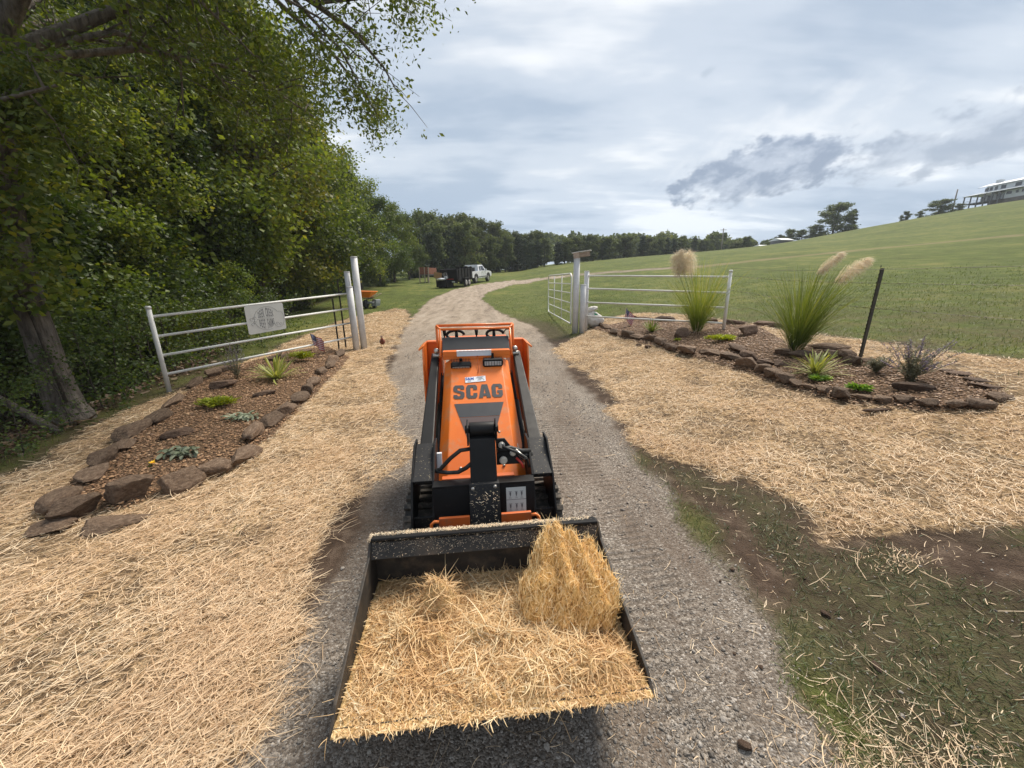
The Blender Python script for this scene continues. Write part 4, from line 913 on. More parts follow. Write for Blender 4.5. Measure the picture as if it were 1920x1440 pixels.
mt_g, nt_g = new_mat('matted golden straw'); bb = NB(nt_g); o_ = bb.obj(); f1 = bb.noise(70, 8, .75, bb.mapping(o_, (1, 1, .25), (0, .3, 0)), 1.2)
bb.out(bb.bsdf(bb.ramp(f1, [(.38, (.25, .11, .03)), (.5, (.68, .38, .12)), (.64, (.94, .64, .28))]), .8, 0, f1, .9, .012, spec=.2))
def bale_point(a, b, c):
    """block coordinates 0..1 -> loader axes; a slab leaning back against the bucket"""
    # corners: base front-left, base front-right, base back-right, base back-left / same for the top
    B = np.array([(.10, 1.30, .26), (.46, 1.22, .30), (.54, 1.50, .26), (.16, 1.60, .24)]); T = np.array([(.205, 1.42, .52), (.545, 1.27, .45), (.475, 1.47, .60), (.285, 1.56, .70)])
    w00, w10, w11, w01 = (1-a)*(1-b), a*(1-b), a*b, (1-a)*b
    lo = w00[:, None]*B[0]+w10[:, None]*B[1]+w11[:, None]*B[2]+w01[:, None]*B[3]; hi = w00[:, None]*T[0]+w10[:, None]*T[1]+w11[:, None]*T[2]+w01[:, None]*T[3]
    return lo*(1-c[:, None])+hi*c[:, None]
bale = empty('straw_bale', (MX, MY, MZ), MRZ, 'broken chunk of golden straw bale standing at the right end of the loader bucket', 'straw bale')
bm = bmesh.new(); bmesh.ops.create_cube(bm, size=1.); bmesh.ops.subdivide_edges(bm, edges=bm.edges, cuts=22, use_grid_fill=True)
co = np.array([v.co for v in bm.verts])
sph = co/np.maximum(np.linalg.norm(co, axis=1, keepdims=True), 1e-6)*.62; co = co*.93+sph*.07
ab = co+.5; P_ = bale_point(ab[:, 0], ab[:, 1], ab[:, 2]); cen = P_.mean(0); dr = P_-cen; dr /= np.linalg.norm(dr, axis=1, keepdims=True)
lay = np.abs(np.sin(ab[:, 0]*9.5+ab[:, 1]*2+1.2*fbm(P_[:, 0], P_[:, 1], P_[:, 2], 8, 2)))-.5                 # flakes of the bale
P_ = P_+dr*(.07*(fbm(P_[:, 0], P_[:, 1], P_[:, 2]+3, 9., 4)-.5)+.024*(fbm(P_[:, 0], P_[:, 1], P_[:, 2], 35., 3)-.5)+.045*lay)[:, None]
for v, p in zip(bm.verts, P_): v.co = p
bmesh.ops.recalc_face_normals(bm, faces=bm.faces)
me_ = bpy.data.meshes.new('block'); bm.to_mesh(me_)
tri = bmesh.ops.triangulate(bm, faces=bm.faces)['faces']; ar_ = np.array([f.calc_area() for f in bm.faces]); cs = np.array([f.calc_center_median() for f in bm.faces]); ns = np.array([f.normal for f in bm.faces]); bm.free()
for p in me_.polygons: p.use_smooth = True
link('block', me_, mt_g, bale)
k = rng.choice(len(ar_), 9000, p=ar_/ar_.sum()); n = len(k); nn = ns[k]; pos = cs[k]+rng.normal(0, .006, (n, 3))+nn*.002
tv = rng.normal(0, .8, (n, 3))+np.array([.1, .4, 1.3]); tv -= nn*(tv*nn).sum(1, keepdims=True); tv /= np.linalg.norm(tv, axis=1, keepdims=True); tv = tv+nn*rng.uniform(-.08, .22, (n, 1)); tv /= np.linalg.norm(tv, axis=1, keepdims=True)
me_ = strand_mesh('strand', pos, np.arctan2(tv[:, 1], tv[:, 0]), np.clip(rng.lognormal(math.log(.026), .5, n), .008, .08), rng.uniform(.0010, .0024, n), np.arcsin(np.clip(tv[:, 2], -1, 1)), np.stack([rng.normal(0, .2, n), rng.normal(0, .16, n)], 1), rng.beta(3.2, 1.3, n), rng.uniform(-1.5, 1.5, n))
o = link('strand', me_, M_gold, bale); o['kind'] = 'stuff'
# ------------------------------------------------------------------ edging rocks and garden rocks
def rock_mesh(seed, cuts=10, sub=4):
    rr = np.random.default_rng(seed); bm = bmesh.new(); bmesh.ops.create_icosphere(bm, subdivisions=sub, radius=1.)
    co = np.array([v.co for v in bm.verts])
    for _ in range(cuts):
        nrm = rr.normal(0, 1, 3)*np.array([1, 1, .8]); nrm /= np.linalg.norm(nrm); dd = rr.uniform(.46, .84); t = co@nrm-dd; co = co-np.outer(np.maximum(t, 0)*.92, nrm)
    co[:, 2] = np.where(co[:, 2] > .62, .62+(co[:, 2]-.62)*.25, co[:, 2])
    nz = fbm(co[:, 0]+seed, co[:, 1], co[:, 2], 2.2, 4)-.5; nz2 = fbm(co[:, 0]+seed, co[:, 1], co[:, 2]*2.5, 7., 3)-.5
    co = co*(1+.30*nz+.10*nz2)[:, None]
    mx = np.abs(co).max(0); co = co/mx
    for v, c in zip(bm.verts, co): v.co = c
    me_ = bpy.data.meshes.new('rock'); bm.to_mesh(me_); bm.free()
    me_.polygons.foreach_set('use_smooth', [True]*len(me_.polygons))
    try: me_.set_sharp_from_angle(angle=R(38))
    except Exception: pass
    return me_
def rock(p, length, depth, height, yaw, label, group, mat=None, sink=.25, tilt=0., seed=None, base=0.):
    seed = seed if seed is not None else int(abs(p[0]*131+p[1]*977)*10) % 9999
    o = link('garden_rock', rock_mesh(seed), mat or M_rock)
    o.scale = (length/2, depth/2, height*.62); o.rotation_euler = (tilt, tilt*.5, yaw); o.location = (p[0], p[1], gz(p[0], p[1])+height*.62*(1-sink*1.6)+base)
    return tag(o, label, 'rock', group)
def wm(px, Z_scale, p): return px*proj((p[0], p[1], float(G0(*p))))[2]/FPX
def rock_chain(pts, group, where, hfac=.42, mat=None, flat=()):
    P = [at(a, c) for a, c, w_ in pts]
    for i, (a, c, w_) in enumerate(pts):
        p = P[i]; q0 = P[max(i-1, 0)]; q1 = P[min(i+1, len(P)-1)]; dv = q1-q0; yaw = math.atan2(dv[1], dv[0])
        gap = .5*(np.linalg.norm(P[i]-q0)+np.linalg.norm(q1-P[i]))*(2 if i in (0, len(P)-1) else 1)
        L = min(max(gap*1.10, .12), wm(w_, 0, p)*2.0+.05); rr = random.Random(i*7+len(pts))
        hgt = min(.17, max(.06, L*hfac))*rr.uniform(.6, 1.15)*(.5 if i in flat else 1)*(1.35 if 'left bed drive' in where and i < 5 else 1); dep = min(L*.9, rr.uniform(.20, .27)) if L > .25 else L*.8
        size = ('large ' if L > .52 else 'small ' if L < .27 else 'middling ')+('flat ' if i in flat else '')
        rock(p, L, dep, hgt, yaw+rr.uniform(-.12, .12), f'{size}rock, {ORD[i]} {where}', group, mat, .22, rr.uniform(-.08, .08))
GL_, GR_ = 'rocks edging the left planting bed', 'rocks edging the right planting bed'
rock_chain([(140,975,78),(250,944,128),(343,922,64),(408,890,88),(463,864,46),(483,822,80),(513,798,30),(537,778,35),(562,757,35),(578,740,34),(587,726,26),(604,704,30),(620,693,28),(625,682,30),(638,669,44)], GL_,
           'from the near corner along the left bed drive edge', .40, M_rock)
rock_chain([(118,945,95),(175,902,60),(203,873,80),(230,846,60),(254,818,62),(300,793,36),(329,760,60),(372,725,36),(401,711,30),(416,703,28),(531,676,40),(569,665,28)], GL_,
           'from the near corner along the left bed wood side', .34, M_rock, flat=(1, 3, 6))
p = at(215, 990); rock(p, .46, .30, .07, .3, 'flat mossy slab lying outside the near corner of the left bed', GL_, M_rock)
p = at(105, 992); rock(p, .32, .22, .07, .5, 'dusty low rock half buried at the near left corner of the left bed', GL_, M_rock)
for (a, c, L, dd, hh_, yw, lb) in [(423,733,.44,.24,.17,.7,'dark angular block of rock inside the left bed near the fence post'), (502,745,.42,.16,.09,.8,'long thin rock lying inside the left bed below the yucca'), (336,824,.36,.20,.11,.7,'lone pinkish brown rock in the middle of the left bed mulch'), (312,843,.001,.001,.001,0,None)]:
    if lb: rock(at(a, c), L, dd, hh_, yw, lb, 'loose rocks inside the left bed', M_rockr)
rock_chain([(1124,612,26),(1136,618,30),(1151,627,24),(1173,633,27),(1196,638,30),(1220,643,34),(1238,650,24),(1255,658,36),(1287,666,46),(1330,670,40),(1367,678,40),(1399,693,36),(1425,702,38),(1448,711,32),(1469,721,26),(1491,728,32),(1514,734,30),(1542,741,40),(1572,752,44),(1612,756,36),(1655,760,52),(1691,763,34),(1736,768,54),(1790,770,48),(1834,769,48),(1862,757,40),(1888,754,24)], GR_,
           'from the gate along the right bed drive edge', .42, M_rock)
rock_chain([(1186,600,26),(1215,603,24),(1252,605,26),(1320,607,24),(1373,611,22),(1440,612,30)], GR_, 'from the white bag along the right bed back edge', .40, M_rockr)
rock_chain([(1380,662,42),(1405,680,34),(1433,688,26),(1465,690,34)], GR_, 'from the golden juniper in the right bed step', .42, M_rockr)
rock_chain([(1463,669,38),(1500,672,34),(1553,660,36),(1557,673,44),(1582,676,26),(1600,690,44),(1625,685,30)], GR_, 'from the wide pampas grass in the ledge behind it', .45, M_rock)
rock_chain([(1772,702,44),(1800,710,50),(1828,722,50),(1848,736,44)], GR_, 'from the sage bush along the thin far rim', .28, M_rockr, flat=(0, 1, 2, 3))
for (a, c, L, dd, hh_, yw, lb) in [(1278,636,.40,.30,.26,.1,'upright brown rock between the small yucca and the first pampas grass'), (1399,633,.42,.30,.26,.4,'pointed brown rock inside the right bed between the two pampas grasses'), (1706,739,.42,.18,.10,-.35,'long reddish rock lying under the sage bush in the right bed'), (1198,650,.15,.10,.07,0,'little brown stone lying against the outside of the right bed edge near the gate'), (1215,654,.16,.10,.07,.2,'little round stone lying against the right bed edge below the fence'), (1651,773,.42,.10,.05,0,'thin flat rock under the near edge of the right bed')]:
    rock(at(a, c), L, dd, hh_, yw, lb, 'loose rocks of the right bed', M_rockr)
# stray stones on the drive edge
for i, (a, c, L, lb) in enumerate([(1372,1070,.035,'dark red stone on the gravel edge beside a pale stick'), (1350,1090,.022,'small orange brown stone on the gravel'), (1427,1252,.030,'small dark stone on the open gravel at the right'), (1548,1152,.050,'flat grey brown stone half sunk in the verge dirt'), (1398,1395,.055,'grey flat stone at the bottom edge of the gravel'), (1510,1085,.022,'white pebble on the verge beside the grass'), (1377,1225,.022,'orange pebble on the gravel right of the bucket'), (1640,1250,.060,'reddish stone sunk in the dark verge soil')]):
    rock(at(a, c), L, L*.7, L*.5, i*.7, lb, 'stray stones by the drive', M_rockr, .3)

# ------------------------------------------------------------------ fences, posts, gate
def pipe_post(p, rad, h, name, label, group, cap='dome', mat=None):
    e = empty(name, (p[0], p[1], gz(p[0], p[1])-.05), 0, label, 'post', group); q = MB(); h = h+.05
    q.tube([(0, 0, 0), (0, 0, h*.5), (0, 0, h-rad*.3)], rad, 24); q.build('pipe', mat or M_whitep, e)
    q = MB(); q.tube([(0, 0, h-rad*.3), (0, 0, h-rad*.05), (0, 0, h)], [rad*1.04, rad*1.04, rad*.8], 24); q.build('cap', mat or M_whitep, e); return e
def fence_panel(pa, pb, hts, hpost, label, pipe=.030, post_at=1):
    """white pipe fence: rails from the gate pillar pa to its end post at pb"""
    e = empty('pipe_fence', (pb[0], pb[1], gz(*pb)), 0, label, 'fence', None); o = np.array([pb[0], pb[1], gz(*pb)])
    q = MB(); q.tube([(0, 0, -.05), (0, 0, hpost)], .036, 18); q.build('end_post', M_white, e)
    q = MB(); q.tube([(0, 0, hpost), (0, 0, hpost+.03), (0, 0, hpost+.045)], [.043, .043, .028], 18); q.build('post_cap', M_white, e)
    a = np.array([pa[0], pa[1], gz(*pa)])-o
    for (za, zb) in hts:
        q = MB(); q.tube([(0, 0, zb), (a[0], a[1], a[2]+za)], pipe*.75, 12); q.build('rail', M_white, e)
    return e
GP = 'white pipe posts at the gateway'
a1 = at(683, 654); a2 = at(667, 652); a3 = at(674, 655)
bL = at(318, 735)
def H(p, py): return height_for(p[0], p[1], py)
pipe_post(a1, .085, H(a1, 481), 'gate_post', 'tallest white pipe post of the three left of the drive', GP)
p2_ = a1+np.array([-.22, -.02]); pipe_post(p2_, .072, H(p2_, 509), 'gate_post', 'middle-height white pipe post of the three left of the drive', GP)
p3_ = a1+np.array([-.10, -.26]); pipe_post(p3_, .078, H(p3_, 537), 'gate_post', 'shortest white pipe post of the three left of the drive', GP)
hp = H(bL, 579)
def railh(pa, pb, rows):   # rows: picture rows of the rail at each end
    return [(H(pa, ra), H(pb, rb)) for ra, rb in rows]
fl_a = p2_
fl = fence_panel(fl_a, bL, [(H(fl_a, ra), H(bL, rb)) for ra, rb in ((550, 594), (578, 631), (605, 667), (631, 702))], hp, 'white four-rail pipe fence left of the drive with a sign on it')
b1_ = at(1078, 624); g1 = pipe_post(b1_, .095, H(b1_, 483), 'gate_post', 'tallest white pipe post right of the drive, carrying a wooden box', GP)
b3_ = b1_+np.array([.20, -.10]); pipe_post(b3_, .088, H(b3_, 533), 'gate_post', 'shortest white pipe post of the three right of the drive', GP)
b2_ = b1_+np.array([.33, .08]); pipe_post(b2_, .075, H(b2_, 508), 'gate_post', 'middle-height white pipe post of the three right of the drive', GP)
bR = at(1356, 622)
frp = fence_panel(b2_, bR, [(H(b2_, ra), H(bR, rb)) for ra, rb in ((517, 519), (541, 549), (567, 577), (593, 606))], H(bR, 510), 'white four-rail pipe fence behind the right planting bed')
# engraved sign hung on the left fence, 6 cm in front of the rails
A3 = np.array([*fl_a, gz(*fl_a)]); B3 = np.array([*bL, gz(*bL)])
dirv = (A3-B3)[:2]; dirv = dirv/np.linalg.norm(dirv); nrm = np.array([dirv[1], -dirv[0]])       # towards the drive
def fence_t_for(px):
    lo, hi = 0., 1.
    for _ in range(40):
        mm = (lo+hi)/2; p = B3+(A3-B3)*mm
        if proj((p[0], p[1], p[2]+.9))[0] < px: lo = mm
        else: hi = mm
    return lo
t_a, t_b = fence_t_for(463), fence_t_for(534)
sA = B3+(A3-B3)*t_a; sB = B3+(A3-B3)*t_b
def zfor(p, py):
    lo, hi = 0, 4
    for _ in range(40):
        mm = (lo+hi)/2
        if proj((p[0], p[1], mm))[1] > py: lo = mm
        else: hi = mm
    return lo
zA1, zA0, zB1, zB0 = zfor(sA, 575), zfor(sA, 628), zfor(sB, 567), zfor(sB, 616)
sgc = (sA+sB)/2; sgn = empty('fence_sign', (sgc[0]+nrm[0]*.035, sgc[1]+nrm[1]*.035, (zA1+zA0+zB1+zB0)/4), 0, 'engraved metal plate hung on the left white pipe fence', 'sign')
sgn.rotation_euler = (0, 0, math.atan2(dirv[1], dirv[0]))
SW = float(np.linalg.norm((sB-sA)[:2])); SH = ((zA1-zA0)+(zB1-zB0))/2; slope = (zB1+zB0-zA1-zA0)/2/SW
def sp_(u, v, off=0.): return (u*SW, -off, v*SH+u*SW*slope)
rc = .06; ol = []
for cx_, cy_, a0_ in ((.5-rc, .5-rc, 0), (-.5+rc, .5-rc, 90), (-.5+rc, -.5+rc, 180), (.5-rc, -.5+rc, 270)):
    for k in range(5): a_ = R(a0_+k*22.5); ol.append((cx_+rc*math.cos(a_), cy_+rc*math.sin(a_)))
q = MB(); n = len(ol); q.add([sp_(u, v, -.0025) for u, v in ol]+[sp_(u, v, .0025) for u, v in ol], [tuple(range(n)), tuple(range(2*n-1, n-1, -1))]+[(i, (i+1) % n, n+(i+1) % n, n+i) for i in range(n)]); pl = q.build('plate', M_signm, sgn)
def sline(pts, w_=.008, close=False):
    q = MB(); pp = [Vector(sp_(u, v, .004)) for u, v in pts]
    if close: pp.append(pp[0])
    q.tube(pp, .0022*w_/.008, 5); q.build('engraved_line', M_signline, pl)
sline([(.02+.36*math.cos(t)*(.92), .0+.42*math.sin(t)) for t in [R(a) for a in range(28, 300, 8)]])
sline([(.33, .20), (.40, .19), (.46, .10), (.475, -.05), (.465, -.20), (.42, -.32), (.36, -.38), (.28, -.38), (.22, -.32), (.20, -.24)])
for (u0, v0) in ((-.38, .02), (-.30, -.10), (-.36, -.16), (-.30, .06), (.27, -.24), (.36, -.28)):
    sline([(u0+.035*math.cos(t)*(1+.3*math.sin(3*t)), v0+.045*math.sin(t)) for t in [k*.7 for k in range(9)]])
sline([(-.24, .0), (.02, .015), (.18, .02)])
def arch_text(txt, v0, sgn_, hmax):
    n = len(txt)
    for i, ch in enumerate(txt):
        u = -.20+.40*(i+.5)/n; hh_ = hmax*(1-.55*(abs(u)/.22)**2); hh_ = max(hh_, .12)
        c = .03+hh_/2 if sgn_ > 0 else -.045-hh_/2
        if ch == ' ': continue
        text_mesh(ch, 1., lambda a, b_, u=u, c=c, hh_=hh_: sp_(u+a*.058, v0+c+b_*hh_*1.38, .0032), 'letter', M_signline, pl, bold=.03)
arch_text('DEER CREEK', 0, 1, .33); arch_text('BEEF FARMS', 0, -1, .36)

# T posts behind the left posts
def t_post(p, h, lean, label, group='dark steel T posts', tilt=0.):
    e = empty('t_post', (p[0], p[1], gz(*p)-.05), 0, label, 'fence post', group, (tilt, lean, 0)); q = MB(); q.box((0, 0, h/2), (.042, .007, h)); q.box((0, .018, h/2), (.007, .034, h)); q.build('post', M_darkpost, e)
    q = MB()
    for k in range(int(h/.055)): q.box((0, .037, .10+k*.055), (.010, .007, .022))
    q.build('studs', M_darkpost, e); return e
tp1, tp2 = at(636, 656), at(649, 653)
t_post(tp1, H(tp1, 556), 0, 'shorter dark T post standing just left of the left gate posts')
t_post(tp2, H(tp2, 520), 0, 'taller thin dark post standing just left of the left gate posts')
tR = at(1613, 673); hR = H(tR, 500)
t_post(tR, hR+.03, R(1.5), 'leaning black T post behind the right planting bed', 'dark steel T posts')
# wires from the end post past the leaning post and out of frame
dirw = (tR-bR); dirw = dirw/np.linalg.norm(dirw)
far_ = tR+dirw*6.0
def wire(z0, z1, z2, label, barbs=True):
    pts = []
    for (pa, za, pb, zb) in ((bR, z0, tR, z1), (tR, z1, far_, z2)):
        for k in range(13):
            t = k/12; p = pa+(pb-pa)*t; g = gz(*pa)*(1-t)+gz(*pb)*t; pts.append((p[0], p[1], g+za*(1-t)+zb*t-.03*math.sin(math.pi*t)))
    q = MB(); q.tube(pts, .0022, 5); o = q.build('wire', M_wire); tag(o, label, 'wire', 'wires of the right field fence')
    if barbs:
        q = MB()
        for a, c in zip(pts[:-1], pts[1:]):
            for t in (.2, .6):
                p = Vector(a).lerp(Vector(c), t); q.tube([p+Vector((-.012, 0, -.014)), p+Vector((.012, 0, .014))], .0016, 4); q.tube([p+Vector((-.010, .008, .014)), p+Vector((.012, -.008, -.014))], .0016, 4)
        q.build('barbs', M_wire, o)
    return o
pz = gz(*bR)
wire(H(bR, 517), H(tR, 531), H(tR, 531)-.02, 'top barbed wire running from the right end post past the leaning T post')
wire(H(bR, 543), H(tR, 578), H(tR, 578)-.02, 'middle barbed wire running from the right end post past the leaning T post')
wire(.10, .16, .10, 'lowest wire of the right field fence, close to the straw', False)
wire(H(bR, 503), H(tR, 505), H(tR, 505), 'thin plain wire at the very top of the leaning T post', False)
# gate swung open away from the camera
gA = b1_+np.array([-.13, .10]); gB = at(1028, 586)
gt = empty('pipe_gate', (gA[0], gA[1], gz(*gA)), 0, 'white pipe gate swung open behind the right gate posts', 'gate')
dA = np.array([0, 0]); dB = gB-gA; zb_ = gz(*gB)-gz(*gA)
hb0, hb1 = H(gA, 607), H(gB, 584); ht0, ht1 = H(gA, 513), H(gB, 517)
def gp(t, v): return (dB[0]*t, dB[1]*t, zb_*t+(hb0*(1-t)+hb1*t)*(1-v)+(ht0*(1-t)+ht1*t)*v)
q = MB(); q.tube([gp(0, 0), gp(0, .93), gp(.03, 1), gp(.97, 1), gp(1, .93), gp(1, .07), gp(.97, 0), gp(0, 0)], .024, 10, False); q.build('gate_frame', M_white, gt)
for v in (.22, .42, .62, .80): q = MB(); q.tube([gp(0, v), gp(1, v)], .017, 8); q.build('rail', M_white, gt)
for t in (.33, .66): q = MB(); q.tube([gp(t, 0), gp(t, 1)], .017, 8); q.build('brace', M_white, gt)
# wooden box on the tall right post
zt = H(b1_, 483); bxo = empty('nest_box', (b1_[0], b1_[1], gz(*b1_)+zt), R(-4), 'old slatted wooden box tilted on top of the tallest right post', 'wooden box'); bxo.rotation_euler = (0, R(-7), R(-18))
q = MB(); q.box((0, 0, .06), (.17, .22, .15)); q.build('panel', M_woodg, bxo, .004)
q = MB(); q.box((.155, .0, .145), (.56, .26, .018)); q.build('roof_board', M_white, bxo, .003)
for z_ in (.02, .055, .10): q = MB(); q.box((.235, -.08, z_), (.30, .015, .024)); q.build('slat', M_woodg, bxo, .002)
q = MB(); q.box((.33, -.0, .06), (.016, .20, .14), Matrix.Rotation(R(20), 3, 'Y')); q.build('end_board', M_woodg, bxo, .002)
q = MB(); q.box((.235, .08, .06), (.30, .015, .13)); q.build('panel', M_woodg, bxo, .002)

# white bag by the right posts
bp = at(1110, 614); sc_ = proj((bp[0], bp[1], gz(*bp)))[2]/FPX
bag = empty('feed_bag', (bp[0], bp[1], gz(*bp)), 0, 'half full white woven bag standing behind the right gate posts', 'bag')
bm = bmesh.new(); bmesh.ops.create_uvsphere(bm, u_segments=40, v_segments=30, radius=1)
for v in bm.verts:
    c = v.co.copy(); t = (c.z+1)/2; wd = .30*(1-t**2.2*.55)*(1+.10*math.sin(3*math.atan2(c.y, c.x)+t*4)); hz_ = t*.60
    k = 1.12 if abs(c.z) < .9 else 1.
    v.co = (c.x*wd*k+.0+(.05*math.sin(t*5)), c.y*wd*.75*k, hz_-.01+.02*math.sin(c.x*9)*t)
    nzz = float(fbm(v.co.x, v.co.y, v.co.z, 7., 3))-.5; v.co += c.normalized()*nzz*.07
me_ = bpy.data.meshes.new('sack'); bm.to_mesh(me_); bm.free(); [setattr(p_, 'use_smooth', True) for p_ in me_.polygons]; link('sack', me_, M_bag, bag)
bm = bmesh.new(); bmesh.ops.create_uvsphere(bm, u_segments=28, v_segments=16, radius=1)
for v in bm.verts:
    c = v.co.copy(); nzz = float(fbm(c.x, c.y+4, c.z, 2.5, 3))-.5; v.co = (c.x*.19-.04, c.y*.13, .58+c.z*.085+.05*c.x); v.co += c*nzz*.09
me_ = bpy.data.meshes.new('folded_top'); bm.to_mesh(me_); bm.free(); [setattr(p_, 'use_smooth', True) for p_ in me_.polygons]; link('folded_top', me_, M_bag, bag)
q = MB(); q.add([(.02, -.205, .41), (.13, -.175, .40), (.13, -.165, .45), (.02, -.195, .47)], [(0, 1, 2, 3)]); q.build('print', M_green, bag)

# small flags
def flag(pxb, pytop, label, lean):
    p = at(*pxb); h = H(p, pytop); e = empty('small_flag', (p[0], p[1], gz(*p)), 0, label, 'flag', 'little striped flags in the planting beds', (0, lean, 0))
    q = MB(); q.tube([(0, 0, -.05), (0, 0, h)], .005, 6); q.build('stick', M_woodg, e)
    mt_, nt_ = (MATS['flag'], None) if 'flag' in MATS else new_mat('flag')
    if nt_:
        b = NB(nt_); uv = b.attr('fu'), b.attr('fv'); st_ = b.math('GREATER_THAN', b.math('FRACT', b.math('MULTIPLY', uv[1], 6.5)), .5)
        colr = b.mix(st_, (.40, .03, .05), (.62, .60, .60)); cant = b.math('MULTIPLY', b.math('LESS_THAN', uv[0], .42), b.math('GREATER_THAN', uv[1], .46))
        v_ = b.new('ShaderNodeCombineXYZ'); b.put(v_.inputs[0], b.math('MULTIPLY', uv[0], 22.)); b.put(v_.inputs[1], b.math('MULTIPLY', uv[1], 15.)); vo = b.voro(1., v_.outputs[0], rnd=0.)
        bl_ = b.mix(b.math('LESS_THAN', vo, .25), (.035, .04, .13), (.6, .6, .62)); b.out(b.bsdf(b.mix(cant, colr, bl_), .8, 0))
    fh = h*.72; fw = fh*1.3; nu, nv = 24, 16; V = []; fu = []; fv = []
    for j in range(nv+1):
        for i in range(nu+1):
            u, v = i/nu, j/nv; ang_ = .9+.5*u; sag = u*fw
            # cloth hangs limp: it falls away from the stick
            x = .50*h*u*(1-.25*(1-v))+.012*math.sin(9*u+2*v); z = h-.02-(1-v)*.48*h-u*.42*h; y = -.03*math.sin(14*u+v)-.02*u
            V.append((x, y, max(z, .02))); fu.append(u); fv.append(v)
    ii_ = [(j*(nu+1)+i, j*(nu+1)+i+1, (j+1)*(nu+1)+i+1, (j+1)*(nu+1)+i) for j in range(nv) for i in range(nu)]
    me_ = np_mesh('cloth', V, ii_, {'fu': fu, 'fv': fv}, True); link('cloth', me_, mt_, e)
flag((596, 672), 622, 'small striped flag stuck in the left planting bed', R(-10)); flag((1169, 616), 576, 'small striped flag stuck in the right planting bed', R(4))

# ------------------------------------------------------------------ garden plants
def leaf_fan(name, n, L, W, pitch, rnd0, mat, parent, bendz=-.10, spread=.02, K=5, seed=0, roll=.0, z0=.0):
    rg = np.random.default_rng(seed); ang = rg.uniform(0, 6.28, n); pos = np.stack([np.cos(ang)*spread*rg.random(n), np.sin(ang)*spread*rg.random(n), np.full(n, z0)], 1)
    me_ = strand_mesh(name, pos, ang, rg.uniform(*L, n), rg.uniform(*W, n), rg.uniform(*pitch, n), np.stack([rg.normal(0, .06, n), rg.normal(bendz, abs(bendz)*.5+.01, n)], 1), np.clip(rnd0+rg.normal(0, .22, n), 0, 1), rg.normal(0, roll+.05, n), K)
    return link(name, me_, mat, parent)
def plant(name, pxb, label, cat, group=None, zoff=0.):
    p = at(*pxb); return empty(name, (p[0], p[1], gz(*p)+zoff), 0, label, cat, group), p
def pxsize(p, px): return px*proj((p[0], p[1], gz(*p)))[2]/FPX
e, p = plant('yucca', (520, 716), 'large green and cream striped yucca in the left planting bed', 'yucca', 'spiky yuccas in the beds'); s_ = pxsize(p, 46)
leaf_fan('blades', 75, (s_*.8, s_*1.2), (.022, .034), (.15, 1.35), .62, M_yucca, e, -.05, .04, 5, 1)
e, p = plant('yucca', (1528, 708), 'bright yellow striped yucca in the right planting bed by the leaning T post', 'yucca', 'spiky yuccas in the beds'); s_ = pxsize(p, 50)
leaf_fan('blades', 85, (s_*.75, s_*1.2), (.014, .024), (.15, 1.3), .62, M_yucca, e, -.09, .04, 5, 2)
e, p = plant('yucca', (1221, 626), 'small green spiky plant in the right bed beside the striped flag', 'yucca', 'spiky yuccas in the beds'); s_ = pxsize(p, 24)
leaf_fan('blades', 60, (s_*.7, s_*1.15), (.016, .026), (.4, 1.4), .18, M_yucca, e, -.05, .04, 4, 3)
def juniper(pxb, wpx, hgt, label, cat='juniper', mat=None, seed=0, n=900, asp=.55):
    e, p = plant('creeping_plant', pxb, label, cat, 'low creeping plants in the beds'); w_ = pxsize(p, wpx)/2; rg = np.random.default_rng(seed)
    nb = max(8, n//60); P_ = []; A_ = []; Pt = []
    for k in range(nb):
        a = rg.uniform(0, 6.28); L = w_*rg.uniform(.5, 1.); st_ = np.array([0, 0, .02])
        m_ = n//nb; t = rg.random(m_)**.7; r_ = L*t; x = np.cos(a)*r_+rg.normal(0, .018, m_); y = (np.sin(a)*r_)*asp/ .55*.6+rg.normal(0, .018, m_); z = hgt*(.35+.65*np.sin(t*2.6))*rg.uniform(.5, 1, m_)
        P_.append(np.stack([x, y, z], 1)); A_.append(a+rg.normal(0, .7, m_))
    P_ = np.vstack(P_); A_ = np.concatenate(A_); n_ = len(P_)
    me_ = strand_mesh('foliage', P_, A_, rg.uniform(.03, .07, n_), rg.uniform(.008, .016, n_), rg.uniform(-.1, .9, n_), rg.normal(-.05, .15, (n_, 2)), rg.random(n_), rg.normal(0, .8, n_), 2); link('foliage', me_, mat or M_junip, e)
juniper((410, 768), 74, .12, 'bright lime creeping juniper in the left bed in front of the dark angular rock', seed=1, n=1600)
juniper((566, 682), 50, .22, 'lime creeping juniper behind the yucca in the left bed', seed=2, n=1500)
juniper((1350, 645), 56, .11, 'golden creeping juniper at the foot of the right fence end post', seed=3, n=1300)
juniper((1266, 644), 16, .04, 'tiny golden sprig in front of the upright rock of the right bed', seed=4, n=160)
juniper((1608, 741), 34, .07, 'small bright green mat near the front edge of the right bed', 'ground cover', M_gstem, 5, 700)
juniper((1533, 722), 34, .06, 'low green tuft at the foot of the yellow striped yucca', 'ground cover', M_gstem, 6, 400)
def rosette(pxb, wpx, label, seed, mat=None, n=34, blen=(.07, .13)):
    e, p = plant('silver_plant', pxb, label, 'leafy plant', 'silver leaved plants in the beds'); w_ = pxsize(p, wpx)/2; rg = np.random.default_rng(seed)
    pos = np.stack([rg.uniform(-w_, w_, n)*.8, rg.uniform(-.06, .06, n), rg.uniform(.02, .07, n)], 1); a = rg.uniform(0, 6.28, n)
    me_ = strand_mesh('leaves', pos, a, rg.uniform(*blen, n), rg.uniform(.025, .045, n), rg.uniform(.0, .8, n), np.stack([rg.normal(0, .1, n), rg.uniform(-.4, -.1, n)], 1), rg.random(n), rg.normal(0, .5, n), 4); link('leaves', me_, mat or M_lamb, e)
